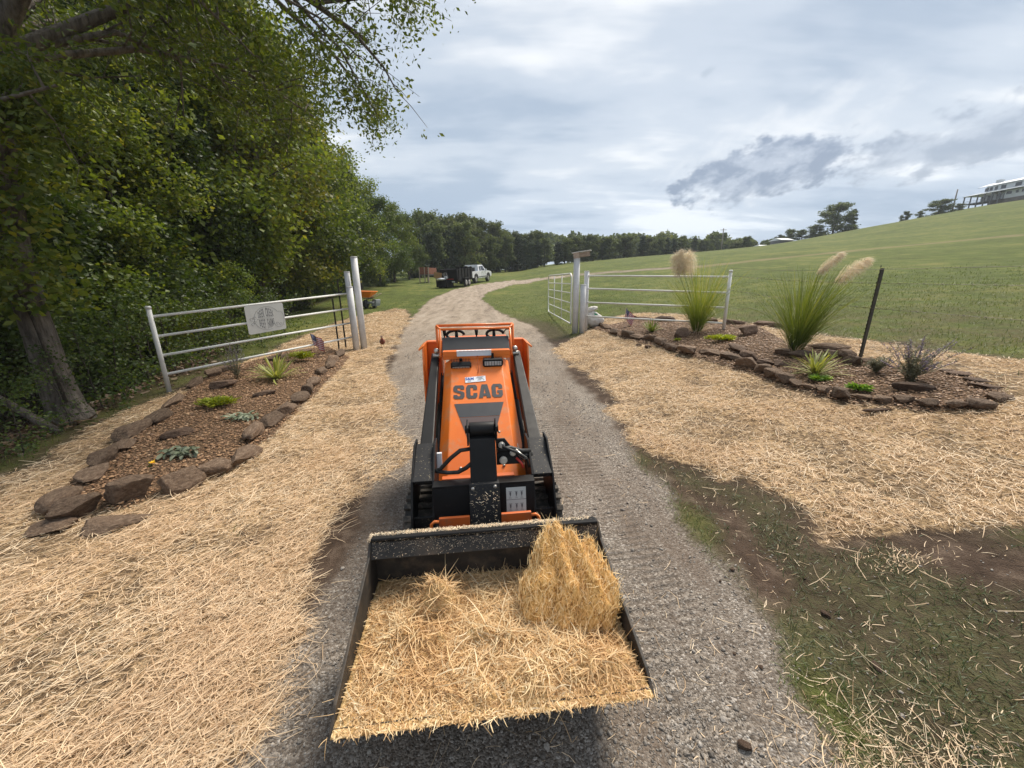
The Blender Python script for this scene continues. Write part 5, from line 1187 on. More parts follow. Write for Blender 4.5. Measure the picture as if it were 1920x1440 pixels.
rosette((340, 862), 70, 'pale silver green plant near the large round edge rock of the left bed', 1, n=60)
rosette((455, 792), 66, 'pale silver green plant in the left bed left of the drive edge rocks', 2, n=50)
e, p = plant('flower', (289, 880), 'single small yellow flower low in the left bed', 'flower'); leaf_fan('petals', 14, (.02, .035), (.012, .02), (.1, .9), .5, M_yflower, e, -.1, .006, 2, 5, z0=.03); leaf_fan('leaves', 9, (.03, .05), (.01, .016), (.2, .9), .5, M_gstem, e, -.1, .006, 2, 6)
def wispy(pxb, wpx, pytop, label, cat, seed, flower=True, dense=1., ns=26):
    e, p = plant('sage_bush', pxb, label, cat, 'wispy sage bushes in the beds'); w_ = pxsize(p, wpx)/2; h = H(p, pytop); rg = np.random.default_rng(seed); q = MB(); P_ = []; T_ = []; F_ = []
    for k in range(ns):
        a = rg.uniform(0, 6.28); sprd = rg.uniform(.15, 1.)*w_; hh_ = h*rg.uniform(.55, 1.0)*(1-.25*(sprd/w_)**2); c0 = Vector((rg.normal(0, .03), rg.normal(0, .03), 0)); pts = [c0]
        for t in (.25, .5, .75, 1.): pts.append(Vector((math.cos(a)*sprd*t**1.2+rg.normal(0, .008), math.sin(a)*sprd*.8*t**1.2+rg.normal(0, .008), hh_*t)))
        q.tube(pts, [.0038, .0032, .0026, .002, .0012], 4)
        for t in np.linspace(.15, .98, int(26*dense)):
            s2 = t*4; i = min(int(s2), 3); c = pts[i].lerp(pts[i+1], s2-i)
            if t > .62 and flower: F_.append(tuple(c)); F_.append((c.x+rg.normal(0, .008), c.y+rg.normal(0, .008), c.z+.006))
            else: P_.append(tuple(c))
            if rg.random() < .35:
                aa = rg.uniform(0, 6.28); b2 = Vector((math.cos(aa)*.05, math.sin(aa)*.05, .05)); q.tube([c, c+b2], [.0016, .001], 3); T_ += [tuple(c+b2*k_) for k_ in (.4, .7, 1.)]
    q.build('stems', M_sage, e)
    P_ = np.array(P_+T_); n_ = len(P_); me_ = strand_mesh('leaves', np.repeat(P_, 2, 0), rg.uniform(0, 6.28, n_*2), rg.uniform(.015, .035, n_*2), rg.uniform(.004, .008, n_*2), rg.uniform(-.2, 1., n_*2), rg.normal(0, .1, (n_*2, 2)), rg.random(n_*2), rg.normal(0, .7, n_*2), 2); link('leaves', me_, M_sage, e)
    if flower:
        F_ = np.array(F_); n_ = len(F_); me_ = strand_mesh('flowers', np.repeat(F_, 2, 0), rg.uniform(0, 6.28, n_*2), rg.uniform(.008, .018, n_*2), rg.uniform(.005, .009, n_*2), rg.uniform(-.2, 1.2, n_*2), rg.normal(0, .1, (n_*2, 2)), rg.random(n_*2), rg.normal(0, .7, n_*2), 1); link('flowers', me_, M_purple, e)
wispy((1705, 722), 150, 628, 'airy sage bush with purple flower spikes at the right bed end', 'sage bush', 1, True, 1.2, 34)
wispy((447, 716), 70, 640, 'dry wispy grey sage behind the dark angular rock of the left bed', 'sage bush', 2, True, .8, 20)
wispy((1640, 706), 50, 668, 'small silvery wisp of sage beside the ledge rocks of the right bed', 'sage bush', 3, False, 1., 18)
wispy((527, 678), 40, 640, 'thin grey wisp of sage behind the left yucca', 'sage bush', 4, False, .5, 8)
def pampas(pxb, pytop, n, Lm, label, plumes, seed, lean=(0, 0), wmax=1.):
    e, p = plant('pampas_grass', pxb, label, 'ornamental grass', 'pampas grasses in the right bed'); h = H(p, pytop); rg = np.random.default_rng(seed)
    ang = rg.uniform(0, 6.28, n); pos = np.stack([np.cos(ang)*rg.random(n)*.10, np.sin(ang)*rg.random(n)*.10, np.zeros(n)], 1)
    ang = np.where(rg.random(n) < lean[0], rg.normal(0., .75, n), ang); L = h*rg.uniform(.40, 1.2, n)*Lm; pit = np.clip(rg.normal(1.31, .17, n), .7, 1.56); bz = -rg.uniform(.01, .10, n)-np.where(rg.random(n) < .12, rg.uniform(.05, .22, n), 0)
    me_ = strand_mesh('blades', pos, ang, L, rg.uniform(.0028, .0062, n)*wmax, pit, np.stack([rg.normal(0, .03, n), bz], 1), np.clip(.30+rg.normal(0, .22, n), 0, 1), rg.normal(0, .6, n), 7, .45); link('blades', me_, M_pampas, e)
    # straw coloured skirt of dead blades
    m_ = n//7; a = rg.uniform(0, 6.28, m_); me_ = strand_mesh('dead_blades', np.stack([np.cos(a)*.1, np.sin(a)*.1, np.zeros(m_)], 1), a, h*rg.uniform(.15, .4, m_), rg.uniform(.004, .007, m_), rg.uniform(.2, 1.2, m_), np.stack([rg.normal(0, .05, m_), -rg.uniform(.05, .3, m_)], 1), rg.uniform(.1, .6, m_), rg.normal(0, .6, m_), 5); link('dead_blades', me_, M_straw, e)
    for (pa, pb, fat) in plumes:
        # plume from picture point pa (base of the head) to pb (tip), placed at the plant's own distance
        def at_depth(px, py):
            d = ray(px, py); t = (p[1]-CAM[1])/d[1]; w3 = CAM+d*t; return Vector((w3[0]-p[0], w3[1]-p[1], w3[2]-gz(*p)))
        A_, B_ = at_depth(*pa), at_depth(*pb); q = MB(); mid = Vector((A_.x*.45, A_.y*.4, A_.z*.55)); q.tube([(0, 0, 0), mid, A_, A_.lerp(B_, .5)], [.005, .0045, .0035, .002], 6); stalk = q.build('stalk', M_pampas, e)
        m_ = 1900; t = rg.random(m_); ctr = np.outer(1-t, np.array(A_))+np.outer(t, np.array(B_)); ctr[:, 2] += .10*fat*np.sin(t*3.0)
        axis_ = np.array((B_-A_).normalized()); rad = fat*(.30+.70*np.sin(np.clip(t*1.05, 0, 1)*math.pi)**.7)*.5
        rv = rg.normal(0, 1, (m_, 3)); rv /= np.linalg.norm(rv, axis=1, keepdims=True); pos_ = ctr+rv*(rad*rg.random(m_)**.6)[:, None]
        dv = axis_*.7+rv*.6+np.array([0, 0, -.95]); dv /= np.linalg.norm(dv, axis=1, keepdims=True)
        me_ = strand_mesh('plume', pos_, np.arctan2(dv[:, 1], dv[:, 0]), rg.uniform(.03, .085, m_)*fat/.16, rg.uniform(.0016, .0032, m_), np.arcsin(np.clip(dv[:, 2], -1, 1)), np.stack([rg.normal(0, .1, m_), rg.uniform(-.25, .05, m_)], 1), rg.random(m_), rg.normal(0, .7, m_), 3)
        link('plume', me_, M_plume, stalk)
pampas((1306, 627), 520, 760, 1.15, 'pampas grass with two round feathery plumes in front of the right pipe fence', [((1272, 513), (1268, 478), .25), ((1296, 512), (1292, 474), .27), ((1282, 512), (1278, 470), .2)], 1)
pampas((1490, 664), 560, 1000, 1.42, 'wide pampas grass with two long plumes leaning to the right', [((1536, 510), (1580, 474), .15), ((1572, 524), (1628, 486), .23)], 2, (.4, 0))
# ------------------------------------------------------------------ trees
def leaf_quads(name, C, size, rg, droop=.35, mat=None, rnd=None, parent=None, aspect=.36):
    n = len(C); d = rg.normal(0, 1, (n, 3)); d[:, 2] = d[:, 2]*.55-droop; d /= np.linalg.norm(d, axis=1, keepdims=True)
    t = rg.normal(0, 1, (n, 3)); s_ = np.cross(d, t); s_ /= np.linalg.norm(s_, axis=1, keepdims=True); L = (size*rg.uniform(.6, 1.3, n))[:, None]
    nn = np.cross(s_, d)
    V = np.stack([C, C+d*L*.5+s_*L*aspect+nn*L*.07, C+d*L, C+d*L*.5-s_*L*aspect+nn*L*.07], 1).reshape(-1, 3)
    F = np.arange(n*4).reshape(n, 4); rnd = rg.random(n) if rnd is None else rnd
    return np_mesh(name, V, F, {'rnd': np.repeat(np.clip(rnd, 0, 1), 4)})
def grow(rg, base, limbs, q, rr, n2=5, n3=4, spread=.5, sub=.42, twl=.38):
    """limbs: list of (points, radius). Adds sub-branches and twigs; returns leaf anchor points"""
    anch = []
    for pts, r0 in limbs:
        pts = [Vector(p) for p in pts]; q.tube(pts, [r0*(1-.75*i/(len(pts)-1)) for i in range(len(pts))], 7, False)
        Lb = sum((pts[i+1]-pts[i]).length for i in range(len(pts)-1)); nseg = len(pts)-1
        for k in range(n2):
            t = (.25+.75*(k+rg.random())/n2)*nseg; i = min(int(t), nseg-1); c = pts[i].lerp(pts[i+1], t-i); tg = (pts[i+1]-pts[i]).normalized()
            a = rg.normal(0, 1, 3); dv = (tg*.55+Vector(a).normalized()*.9+Vector((0, 0, .12))).normalized(); L = Lb*sub*rg.uniform(.6, 1.2)*(1-.4*t/nseg)
            sp2 = [c]; d_ = dv.copy()
            for _ in range(3): sp2.append(sp2[-1]+d_*L/3); d_ = (d_+Vector(rg.normal(0, .25, 3))+Vector((0, 0, -.06))).normalized()
            q.tube(sp2, [r0*.30, r0*.2, r0*.13, r0*.07], 5, False)
            for j in range(n3):
                u = (.3+.7*(j+rg.random())/n3)*3; i2 = min(int(u), 2); c2 = sp2[i2].lerp(sp2[i2+1], u-i2); dv2 = (d_*.4+Vector(rg.normal(0, 1, 3)).normalized()).normalized(); L2 = L*twl*rg.uniform(.6, 1.3)
                e2 = c2+dv2*L2+Vector((0, 0, -.12*L2)); q.tube([c2, c2.lerp(e2, .5)+Vector((0, 0, .04*L2)), e2], [r0*.07, r0*.05, r0*.03], 3, False)
                anch += [tuple(c2.lerp(e2, w_)) for w_ in (.3, .55, .8, 1.)]
    return np.array(anch)
def tree_proto(name, seed, Ht, cr, tr, nleaf, lsize, lmat, bmat, first=.2, nl=13, shape='oval', label='', cat='tree', spread=.30, n2=5, n3=4):
    rg = np.random.default_rng(seed); e = empty(name, (0, 0, 0), 0, label, cat); q = MB(); tp = [Vector((0, 0, -.3))]
    w_ = Vector((0, 0, -.3)); nseg = 7
    for i in range(nseg): w_ = w_+Vector((rg.normal(0, .03)*Ht*.35, rg.normal(0, .03)*Ht*.35, Ht*.92/nseg)); tp.append(w_.copy())
    q.tube(tp, [tr*1.35]+[tr*(1-.82*i/nseg) for i in range(nseg)], 10, False); limbs = []
    for k in range(nl):
        t = first+(.96-first)*(k+.5)/nl; s_ = t*nseg; i = min(int(s_), nseg-1); c = tp[i+1 if i < nseg else i].lerp(tp[min(i+1, nseg)], 0) if False else tp[i].lerp(tp[i+1], s_-i)
        a = k*2.4+rg.normal(0, .4)
        u = (t-first)/(1-first); pr = {'oval': (math.sin(math.pi*min(1, .22+.74*u)))**.7, 'cone': 1-.85*u, 'round': math.sin(math.pi*min(1, .3+.6*u))**.5, 'full': (1-.55*u**2)}[shape]
        L = cr*pr*rg.uniform(.75, 1.15); el = R(12+45*u+rg.normal(0, 8)) if shape != 'cone' else R(-5+20*u)
        d_ = Vector((math.cos(a)*math.cos(el), math.sin(a)*math.cos(el), math.sin(el))); p_ = [c]
        for s2 in range(4): p_.append(p_[-1]+d_*L/4); d_ = (d_+Vector(rg.normal(0, .10, 3))+Vector((0, 0, .05))).normalized()
        limbs.append((p_, tr*.42*(1-.5*t)))
    an = grow(rg, None, limbs, q, rg, n2, n3, sub=.42 if shape != 'cone' else .3)
    q.build('trunk', bmat, e); k = rg.integers(0, len(an), nleaf); C = an[k]+rg.normal(0, spread, (nleaf, 3))*np.array([1, 1, .75])
    C[:, 2] = np.maximum(C[:, 2], .05)
    # clump tone: shoots share a tone, so light and dark clumps show
    tone = rg.random(len(an))[k//8 % len(an)]*.55+rg.random(nleaf)*.45
    link('crown', leaf_quads('crown', C, lsize, rg, rnd=tone), lmat, e); return e
LQ = 1.0
T1 = tree_proto('broadleaf_tree', 11, 10.5, 3.3, .16, int(25000*LQ), .155, M_leafA, M_barkd, .12, 17, 'oval', spread=.38)
T2 = tree_proto('broadleaf_tree', 12, 9.0, 2.9, .13, int(28000*LQ), .14, M_leafB, M_barkd, .13, 16, 'full')
T3 = tree_proto('broadleaf_tree', 13, 11.5, 2.8, .17, int(22000*LQ), .155, M_leafY, M_bark, .14, 16, 'oval', spread=.38)
B1 = tree_proto('woodland_shrub', 14, 3.2, 1.6, .035, int(9000*LQ), .10, M_leafB, M_barkd, .05, 12, 'full', cat='shrub', spread=.16, n2=4, n3=3)
B2 = tree_proto('woodland_shrub', 15, 2.4, 1.2, .025, int(5000*LQ), .085, M_leafA, M_barkd, .1, 10, 'round', cat='shrub', spread=.14, n2=4, n3=3)
B3 = tree_proto('woodland_shrub', 18, 2.2, 1.0, .018, 900, .075, M_leafB, M_barkd, .1, 12, 'round', cat='shrub', spread=.10, n2=5, n3=3)   # sparse understorey
F1 = tree_proto('far_tree', 16, 9.5, 3.4, .16, 7000, .34, M_leafF, M_barkd, .06, 14, 'full', spread=.36)
F2 = tree_proto('far_tree', 17, 10., 2.6, .15, 6000, .34, M_leafF, M_barkd, .08, 14, 'oval', spread=.34)
FC = tree_proto('cedar_tree', 19, 8.5, 2.0, .14, 6500, .28, M_leafC, M_barkd, .03, 20, 'cone', spread=.22)
FD = tree_proto('bare_tree', 20, 10., 2.8, .13, 1300, .24, M_leafF, M_bark, .15, 16, 'full', spread=.3, n2=7, n3=5)
used = set()
def put(proto, x, y, s_=1., rz=0., label='', group=None, cat=None, sz=None, sink=0., lean=0.):
    o = proto if proto.name not in used and proto.get('placed') is None else copy_tree(proto)
    proto['placed'] = 1
    if 'placed' in o.keys() and o is not proto: del o['placed']
    o.location = (x, y, gz(x, y)-sink); o.scale = (s_, s_, sz or s_); o.rotation_euler = (0, lean, rz); o['label'] = label
    if group: o['group'] = group
    if cat: o['category'] = cat
    return o
rg = np.random.default_rng(5)
# edge of the wood left of the drive, front row, then deeper rows
front = [(7.6, 2.8, T2, .72), (10.2, 2.4, T1, .70), (12.8, 2.0, T2, 1.0), (15.6, 1.4, T1, 1.25), (18.6, 1.0, T3, 1.2), (21.5, .7, T1, 1.28), (24.8, .5, T2, 1.35), (28.5, .6, T1, 1.16), (32.5, .5, T2, 1.18), (37., .4, T1, 1.02), (42., .2, T2, 1.0), (47.5, .2, T1, .86), (53., .6, T2, .90)]
for i, (y, off, pr, s_) in enumerate(front):
    x = float(edge_x(y))-off; put(pr, x, y, s_, i*1.7, f'leafy green tree, {ORD[i]} from the fence along the wood edge', 'front row of trees along the wood edge', 'tree')
back = [(3.6, 4.2, T2, .75), (5.6, 5.6, T3, .8), (8.4, 5.0, T1, .9), (11.5, 4.8, T3, .95), (14.5, 5.6, T2, 1.45), (18., 5.4, T1, 1.35), (22., 5.5, T3, 1.2), (27., 5., T2, 1.35), (33., 6., T1, 1.0), (40., 6., T3, .88), (48., 6., T2, 1.)]
for i, (y, off, pr, s_) in enumerate(back):
    x = float(edge_x(y))-off; put(pr, x, y, s_, 2+i*2.1, f'taller tree in the second row of the wood, {ORD[i]} from the fence', 'second row of trees in the wood', 'tree')
deep = [(5.5, 10.5, T1, .9), (9.5, 10.5, T2, 1.0), (14., 11.5, T1, 1.2), (19.5, 11.5, T2, 1.25), (27., 12., T1, 1.2)]
for i, (y, off, pr, s_) in enumerate(deep):
    x = float(edge_x(y))-off; put(pr, x, y, s_, 1+i*1.3, f'tree at the back of the wood, {ORD[i]} in the third row from the fence', 'third row of trees in the wood', 'tree')
sh = []
y = 6.9
while y < 52: sh.append((y, .9+rg.uniform(-.2, .9), (B3 if y < 12.5 else B1 if rg.random() < .7 else B2), rg.uniform(.75, 1.15))); y += 1.25+y*.035
for i, (y, off, pr, s_) in enumerate(sh):
    x = float(edge_x(y))-off; put(pr, x, y, s_, i*1.1, f'bushy green shrub, {ORD[i]} along the wood edge from the left fence', 'shrubs along the wood edge', 'shrub')
sh2 = [(13.5, 5.2), (15.5, 4.4), (18.2, 4.4), (21.5, 4.2)]
for i, (y, off) in enumerate(sh2):
    x = float(edge_x(y))-off; put(B1, x, y, 1.25, i*1.9, f'tall dark shrub inside the wood, {ORD[i]} from the left fence', 'shrubs inside the wood', 'shrub')
for i, (px, py, s_) in enumerate([(20, 860, .5), (70, 850, .42), (150, 800, .55), (210, 765, .7), (255, 745, .75), (170, 760, .8), (235, 728, .9), (290, 715, .9), (345, 700, .85), (30, 800, .6), (400, 678, .8), (455, 662, .8), (500, 650, .8), (545, 632, .85), (130, 730, .9)]):
    p = at(px, py); put(B3, p[0]-.15, p[1], s_, i*1.3, f'thin leafy sapling near the big trunk, {ORD[i]} of the undergrowth', 'thin undergrowth around the big trunk', 'sapling')

# the big near tree: textured trunk, spreading limbs, a long limb over the drive
nt_p = at(112, 795); nb = np.array([nt_p[0]-.05, nt_p[1]+.15]); rgN = np.random.default_rng(33)
big = empty('big_tree', (nb[0], nb[1], gz(*nb)-.15), 0, 'big near tree with thick grey trunk, its limbs reaching over the left of the drive', 'tree')
tr_pts = [(0.10, 0, 0), (.03, 0, .35), (0, 0, .9), (-.04, .03, 1.7), (-.02, .05, 2.5), (.02, .10, 3.2)]
me_v = MB(); me_v.tube([Vector(p) for p in tr_pts for _ in (0,)], [.46, .29, .235, .205, .20, .22], 22, False)
qb = MB()
# trunk with bark relief
N_s, N_h = 40, 60; V = []; F = []
for j in range(N_h+1):
    t = j/N_h*(len(tr_pts)-1); i = min(int(t), len(tr_pts)-2); c = Vector(tr_pts[i]).lerp(Vector(tr_pts[i+1]), t-i); rr0 = [.32, .20, .165, .15, .145, .17]; r_ = rr0[i]+(rr0[i+1]-rr0[i])*(t-i)
    for k in range(N_s):
        a = 2*math.pi*k/N_s; fl = 1+(.22*max(0, 1-j/9)*math.sin(5*a+.7)); bk_ = (float(fbm(math.cos(a)*3, math.sin(a)*3, c.z*.6, 9., 3))-.5)*.10; r2 = r_*(fl+bk_); V.append((c.x+r2*math.cos(a), c.y+r2*math.sin(a), c.z))
for j in range(N_h):
    for k in range(N_s): F.append((j*N_s+k, j*N_s+(k+1) % N_s, (j+1)*N_s+(k+1) % N_s, (j+1)*N_s+k))
qb.add(V, F, True)
def wl(x, y, z): return (x-nb[0], y-nb[1], z-(gz(*nb)-.15))
fork = (.02, .10, 3.15)
lim = [([fork, wl(-5.9, 5.2, 4.3), wl(-5.3, 5.4, 5.3), wl(-4.4, 5.9, 5.95), wl(-3.3, 6.6, 6.0), wl(-2.2, 7.3, 5.5)], .12),
       ([fork, wl(-6.4, 5.0, 4.6), wl(-6.6, 4.6, 6.0), wl(-6.7, 4.3, 7.6), wl(-6.9, 4.1, 9.0)], .15),
       ([fork, wl(-6.0, 5.6, 4.6), wl(-5.2, 6.8, 5.8), wl(-4.4, 8.0, 6.9), wl(-3.5, 9.0, 7.2)], .11),
       ([fork, wl(-5.8, 4.9, 4.2), wl(-5.0, 4.4, 5.4), wl(-4.0, 4.2, 6.3), wl(-3.0, 4.3, 6.6)], .10),
       ([(-.02, .05, 2.6), wl(-6.0, 4.9, 3.2), wl(-5.3, 4.5, 3.6), wl(-4.6, 4.6, 3.8)], .05),
       ([(-.02, .05, 2.9), wl(-6.8, 4.4, 3.7), wl(-7.0, 3.6, 4.2), wl(-6.8, 2.9, 4.6)], .07),
       ([fork, wl(-6.8, 5.8, 4.6), wl(-7.3, 7.0, 5.6), wl(-7.4, 8.2, 6.4)], .09),
       ([wl(-5.3, 5.4, 5.3), wl(-4.6, 6.4, 6.6), wl(-3.8, 7.4, 7.6), wl(-3.0, 8.2, 8.0)], .07),
       ([wl(-4.4, 5.9, 5.95), wl(-3.4, 5.8, 6.6), wl(-2.5, 6.0, 6.9), wl(-1.9, 6.3, 6.7)], .05),
       ([wl(-4.4, 8., 6.9), wl(-3.6, 9.4, 6.4), wl(-3.0, 10.4, 5.6)], .05),
       ([wl(-6.6, 4.6, 6.0), wl(-5.4, 4.9, 7.2), wl(-4.2, 5.2, 8.0), wl(-3.2, 5.6, 8.3)], .08),
       ([wl(-4.4, 4.3, 6.0), wl(-3.7, 5.0, 5.2), wl(-3.2, 5.8, 4.6)], .04),
       ([wl(-3.3, 6.6, 6.0), wl(-2.5, 6.9, 5.2), wl(-2.1, 7.2, 4.4)], .03)]
lim += [([wl(-5.9, 5.2, 4.3), wl(-5.0, 6.2, 4.9), wl(-4.2, 7.2, 5.1), wl(-3.6, 8.2, 4.8)], .05),
       ([wl(-6.0, 5.6, 4.6), wl(-5.4, 6.4, 5.2), wl(-5.0, 7.4, 5.2), wl(-4.6, 8.6, 4.8)], .05),
       ([wl(-6.7, 4.3, 7.6), wl(-5.8, 5.2, 8.6), wl(-4.8, 6.2, 9.2), wl(-4.0, 7.2, 9.4)], .06),
       ([wl(-2.5, 6.0, 6.9), wl(-1.9, 6.6, 7.0), wl(-1.6, 7.2, 6.6), wl(-1.6, 7.7, 6.0)], .025)]
lim += [([(-.02, .05, 1.9), wl(-6.1, 4.6, 2.2), wl(-5.8, 4.1, 2.4), wl(-5.5, 3.7, 2.1)], .03), ([(-.02, .05, 2.3), wl(-6.3, 4.3, 2.6), wl(-6.0, 3.6, 2.7), wl(-5.7, 3.1, 2.3)], .035)]
anB = grow(rgN, None, lim, qb, rgN, 11, 7, sub=.40, twl=.5)
qb.build('trunk', M_bark, big)
nL = 60000; k = rgN.integers(0, len(anB), nL); C = anB[k]+rgN.normal(0, .115, (nL, 3))
wx = C[:, 0]+nb[0]; wy = C[:, 1]+nb[1]
keep = rgN.random(nL) < np.clip(1.12-.80*ss(wx, -4.6, -2.3), .20, 1); C = C[keep]; tn = rgN.random(len(anB))[k[keep]]*.45+rgN.random(keep.sum())*.55
link('crown', leaf_quads('crown', C, .085, rgN, .55, rnd=tn, aspect=.24), M_leafA, big)
# ivy-like leaves up the trunk at the left
iv = empty('climbing_vine', (nb[0], nb[1], gz(*nb)), 0, 'broad leaved vine climbing the upper trunk of the big near tree', 'vine'); nI = 2600; a = rgN.uniform(0, 6.28, nI); z = rgN.uniform(1.5, 4.4, nI); r_ = .25+rgN.random(nI)**1.6*.36
link('leaves', leaf_quads('leaves', np.stack([r_*np.cos(a)-.02, r_*np.sin(a)+.05, z], 1), .10, rgN, .4, aspect=.42), M_leafA, iv)
q = MB(); q.tube([(.20, -.12, .3), (.18, -.16, 1.4), (.1, -.2, 2.2), (.0, -.22, 3.2)], [.02, .018, .014, .01], 7); q.build('stem', M_barkd, iv)
# a dead branch leaning by the trunk
q = MB(); pq = at(112, 812); dz0 = gz(*pq); q.tube([(pq[0], pq[1], dz0), (pq[0]-.5, pq[1]-.02, dz0+.42), (pq[0]-1.1, pq[1]-.1, dz0+.95), (pq[0]-1.9, pq[1]-.15, dz0+1.5)], [.045, .04, .03, .015], 8); tag(q.build('dead_branch', M_bark), 'bare dead branch leaning at the foot of the big near tree', 'branch')

# trees beyond the parked truck, along the far edge of the pasture
rgF = np.random.default_rng(8)
def row(pts, n, hts, group, desc, protos, jit=1.2, seed=0):
    pts = np.array(pts, float); t = np.linspace(0, len(pts)-1, n)
    for i, tt in enumerate(t):
        k = min(int(tt), len(pts)-2); p = pts[k]+(pts[k+1]-pts[k])*(tt-k)+rgF.normal(0, jit*.35, 2); h = np.interp(tt, range(len(hts)), hts)*rgF.uniform(.9, 1.1)
        pr = protos[rgF.integers(0, len(protos))]; hp_ = {F1.name: 9.5, F2.name: 10., FC.name: 8.5, FD.name: 10.}[pr.name]
        s_ = h/hp_; put(pr, p[0], p[1], max(s_, .75)*rgF.uniform(.9, 1.1), i*2.3, f'{desc[0]}, {ORD[i]} {desc[1]}', group, None, s_)
        kind = {F1.name: 'far tree', F2.name: 'far tree', FC.name: 'cedar', FD.name: 'bare tree'}
row([(-13.5, 57), (-11, 63), (-8, 68), (-4, 73), (1, 78), (7, 82)], 22, [7.2, 7.8, 7.8, 7.4, 6.6, 5.6], 'near line of trees behind the parked truck', ('dark tree', 'from the left just behind the truck'), [FC, F1, F2, FC])
row([(-15, 66), (-11.5, 74), (-7, 82), (-1, 88), (6, 93)], 18, [9.6, 10.4, 10.2, 9.2, 7.6], 'taller line of trees behind the parked truck', ('taller tree', 'from the left beyond the truck'), [F1, FD, F2, F1])
row([(10, 84), (20, 92), (31, 99), (43, 106), (55, 114)], 20, [5.4, 5.2, 5.0, 5.0, 5.5], 'low trees along the far side of the pasture', ('low tree', 'from the left along the far pasture edge'), [F1, FC, F2, FC, F1])
# mass of wood on the far ridge
parts_V = []; parts_F = []; rn = []; nv = 0
for i in range(120):
    X = -22+i*1.35+rgF.normal(0, 1.2); Yb = 128+rgF.uniform(0, 70)-.05*abs(X); X *= Yb/118; topz = 1.8+ (78 - .055*abs(X-18))/747*Yb*rgF.uniform(.84, 1.05)
    g0 = gz(X, Yb)
    if X > 88: continue
    h = max(topz-g0, 2.5); w_ = rgF.uniform(3.2, 5.2); nl_ = 1500; th = rgF.uniform(0, 6.28, nl_); ph = np.arccos(rgF.uniform(-.7, 1, nl_)); rr_ = rgF.uniform(.80, 1.0, nl_)*(1+.22*np.sin(3*th+i)*np.sin(4*ph+i*2))
    C = np.stack([X+w_*rr_*np.sin(ph)*np.cos(th), Yb+w_*rr_*np.sin(ph)*np.sin(th), g0+h*.55+h*.45*rr_*np.cos(ph)], 1)
    d_ = rgF.normal(0, 1, (nl_, 3)); d_ /= np.linalg.norm(d_, axis=1, keepdims=True); t_ = np.cross(d_, rgF.normal(0, 1, (nl_, 3))); t_ /= np.linalg.norm(t_, axis=1, keepdims=True); sz_ = rgF.uniform(.35, .8, (nl_, 1))
    V = np.stack([C-d_*sz_, C+t_*sz_*.7, C+d_*sz_, C-t_*sz_*.7], 1).reshape(-1, 3); parts_V.append(V); parts_F.append(np.arange(nl_*4).reshape(nl_, 4)+nv); nv += nl_*4; rn.append(np.repeat(rgF.random()*.6+rgF.random(nl_)*.4, 4))
tag(link('distant_wood', np_mesh('distant_wood', np.vstack(parts_V), np.vstack(parts_F), {'rnd': np.concatenate(rn)}), M_leafF), 'far wooded ridge closing the pasture', None, None, 'stuff')
# lone trees and bushes on the crest of the hill
def crest(px, Yd): d = ray(px, 470); return d[0]/d[1]*Yd, Yd
for i, (px, Yd, hpx, wpx, pr, cat, lb) in enumerate([(1556, 104, 46, 56, F1, 'tree', 'big round dark tree standing alone on the hill crest'), (1588, 104, 36, 20, FC, 'cedar', 'small pointed cedar right of the big tree on the hill crest'),
        (1524, 106, 18, 30, F1, 'bush', 'low spreading bush just left of the big crest tree'), (1500, 107, 16, 26, F2, 'bush', 'low dark bush left of the big crest tree, the second from it'), (1476, 108, 20, 22, F1, 'tree', 'small round tree behind the white shed roofs on the crest'), (1458, 110, 16, 20, F2, 'bush', 'yellowish bush left of the small round tree on the crest'),
        (1398, 108, 20, 24, F1, 'tree', 'small round tree at the left end of the hill crest, right of the thin pole'), (1376, 109, 14, 24, F1, 'bush', 'small bush at the foot of the hill crest near the thin pole'), (1684, 102, 12, 16, F1, 'bush', 'small lone round bush between the crest cedar and the tall mast'), (1710, 102, 9, 14, F2, 'bush', 'tiny bush left of the spreading tree near the mast'), (1742, 102, 20, 40, F1, 'tree', 'spreading dark tree on the crest beside the tall thin mast'), (1775, 102, 9, 18, F2, 'bush', 'flat bush right of the tall thin mast')]):
    X, Yd = crest(px, Yd); mpp = Yd*1.04/FPX; hp_ = {F1.name: 9.5, F2.name: 10., FC.name: 8.5}[pr.name]; wp_ = {F1.name: 7., F2.name: 6., FC.name: 4.2}[pr.name]
    put(pr, X, Yd, 1.15*wpx*mpp/wp_, i*1.9, lb, 'trees and bushes on the hill crest', cat, (hpx+9)*mpp/hp_, .9)
for px, Yd, hpx, lb in ((1352, 104, 38, 'thin grey utility pole in front of the far ridge'), (1766, 101, 34, 'tall thin leaning mast on the hill crest beside the spreading tree')):
    X, Yd = crest(px, Yd); q = MB(); q.tube([(0, 0, -.5), (0, 0, hpx*Yd*1.04/FPX)], [.16, .12], 8); o = q.build('utility_pole', M_pole); o.location = (X, Yd, gz(X, Yd)); tag(o, lb, 'pole')
    if px < 1500:
        q = MB(); q.box((0, 0, hpx*Yd*1.04/FPX-.35), (1.6, .1, .1)); q.build('cross_arm', M_pole, o)
X, Yd = crest(1462, 103); e = empty('white_shed', (X, Yd, gz(X, Yd)-.9), R(12), 'small white roofed shed just showing over the hill crest', 'shed')
q = MB(); q.box((0, 0, .8), (3.5, 3, 1.6)); q.build('wall', M_porch, e); q = MB(); q.hexa([(-1.9, -2, 1.6), (1.9, -2, 1.6), (1.9, 2, 1.6), (-1.9, 2, 1.6), (-1.9, -.1, 2.2), (1.9, -.1, 2.2), (1.9, .1, 2.2), (-1.9, .1, 2.2)]); q.build('roof', M_hwall, e)
X, Yd = crest(1432, 104); e = empty('white_shed', (X, Yd, gz(X, Yd)-1.1), R(12), 'long low white roof left of the small crest shed', 'shed')
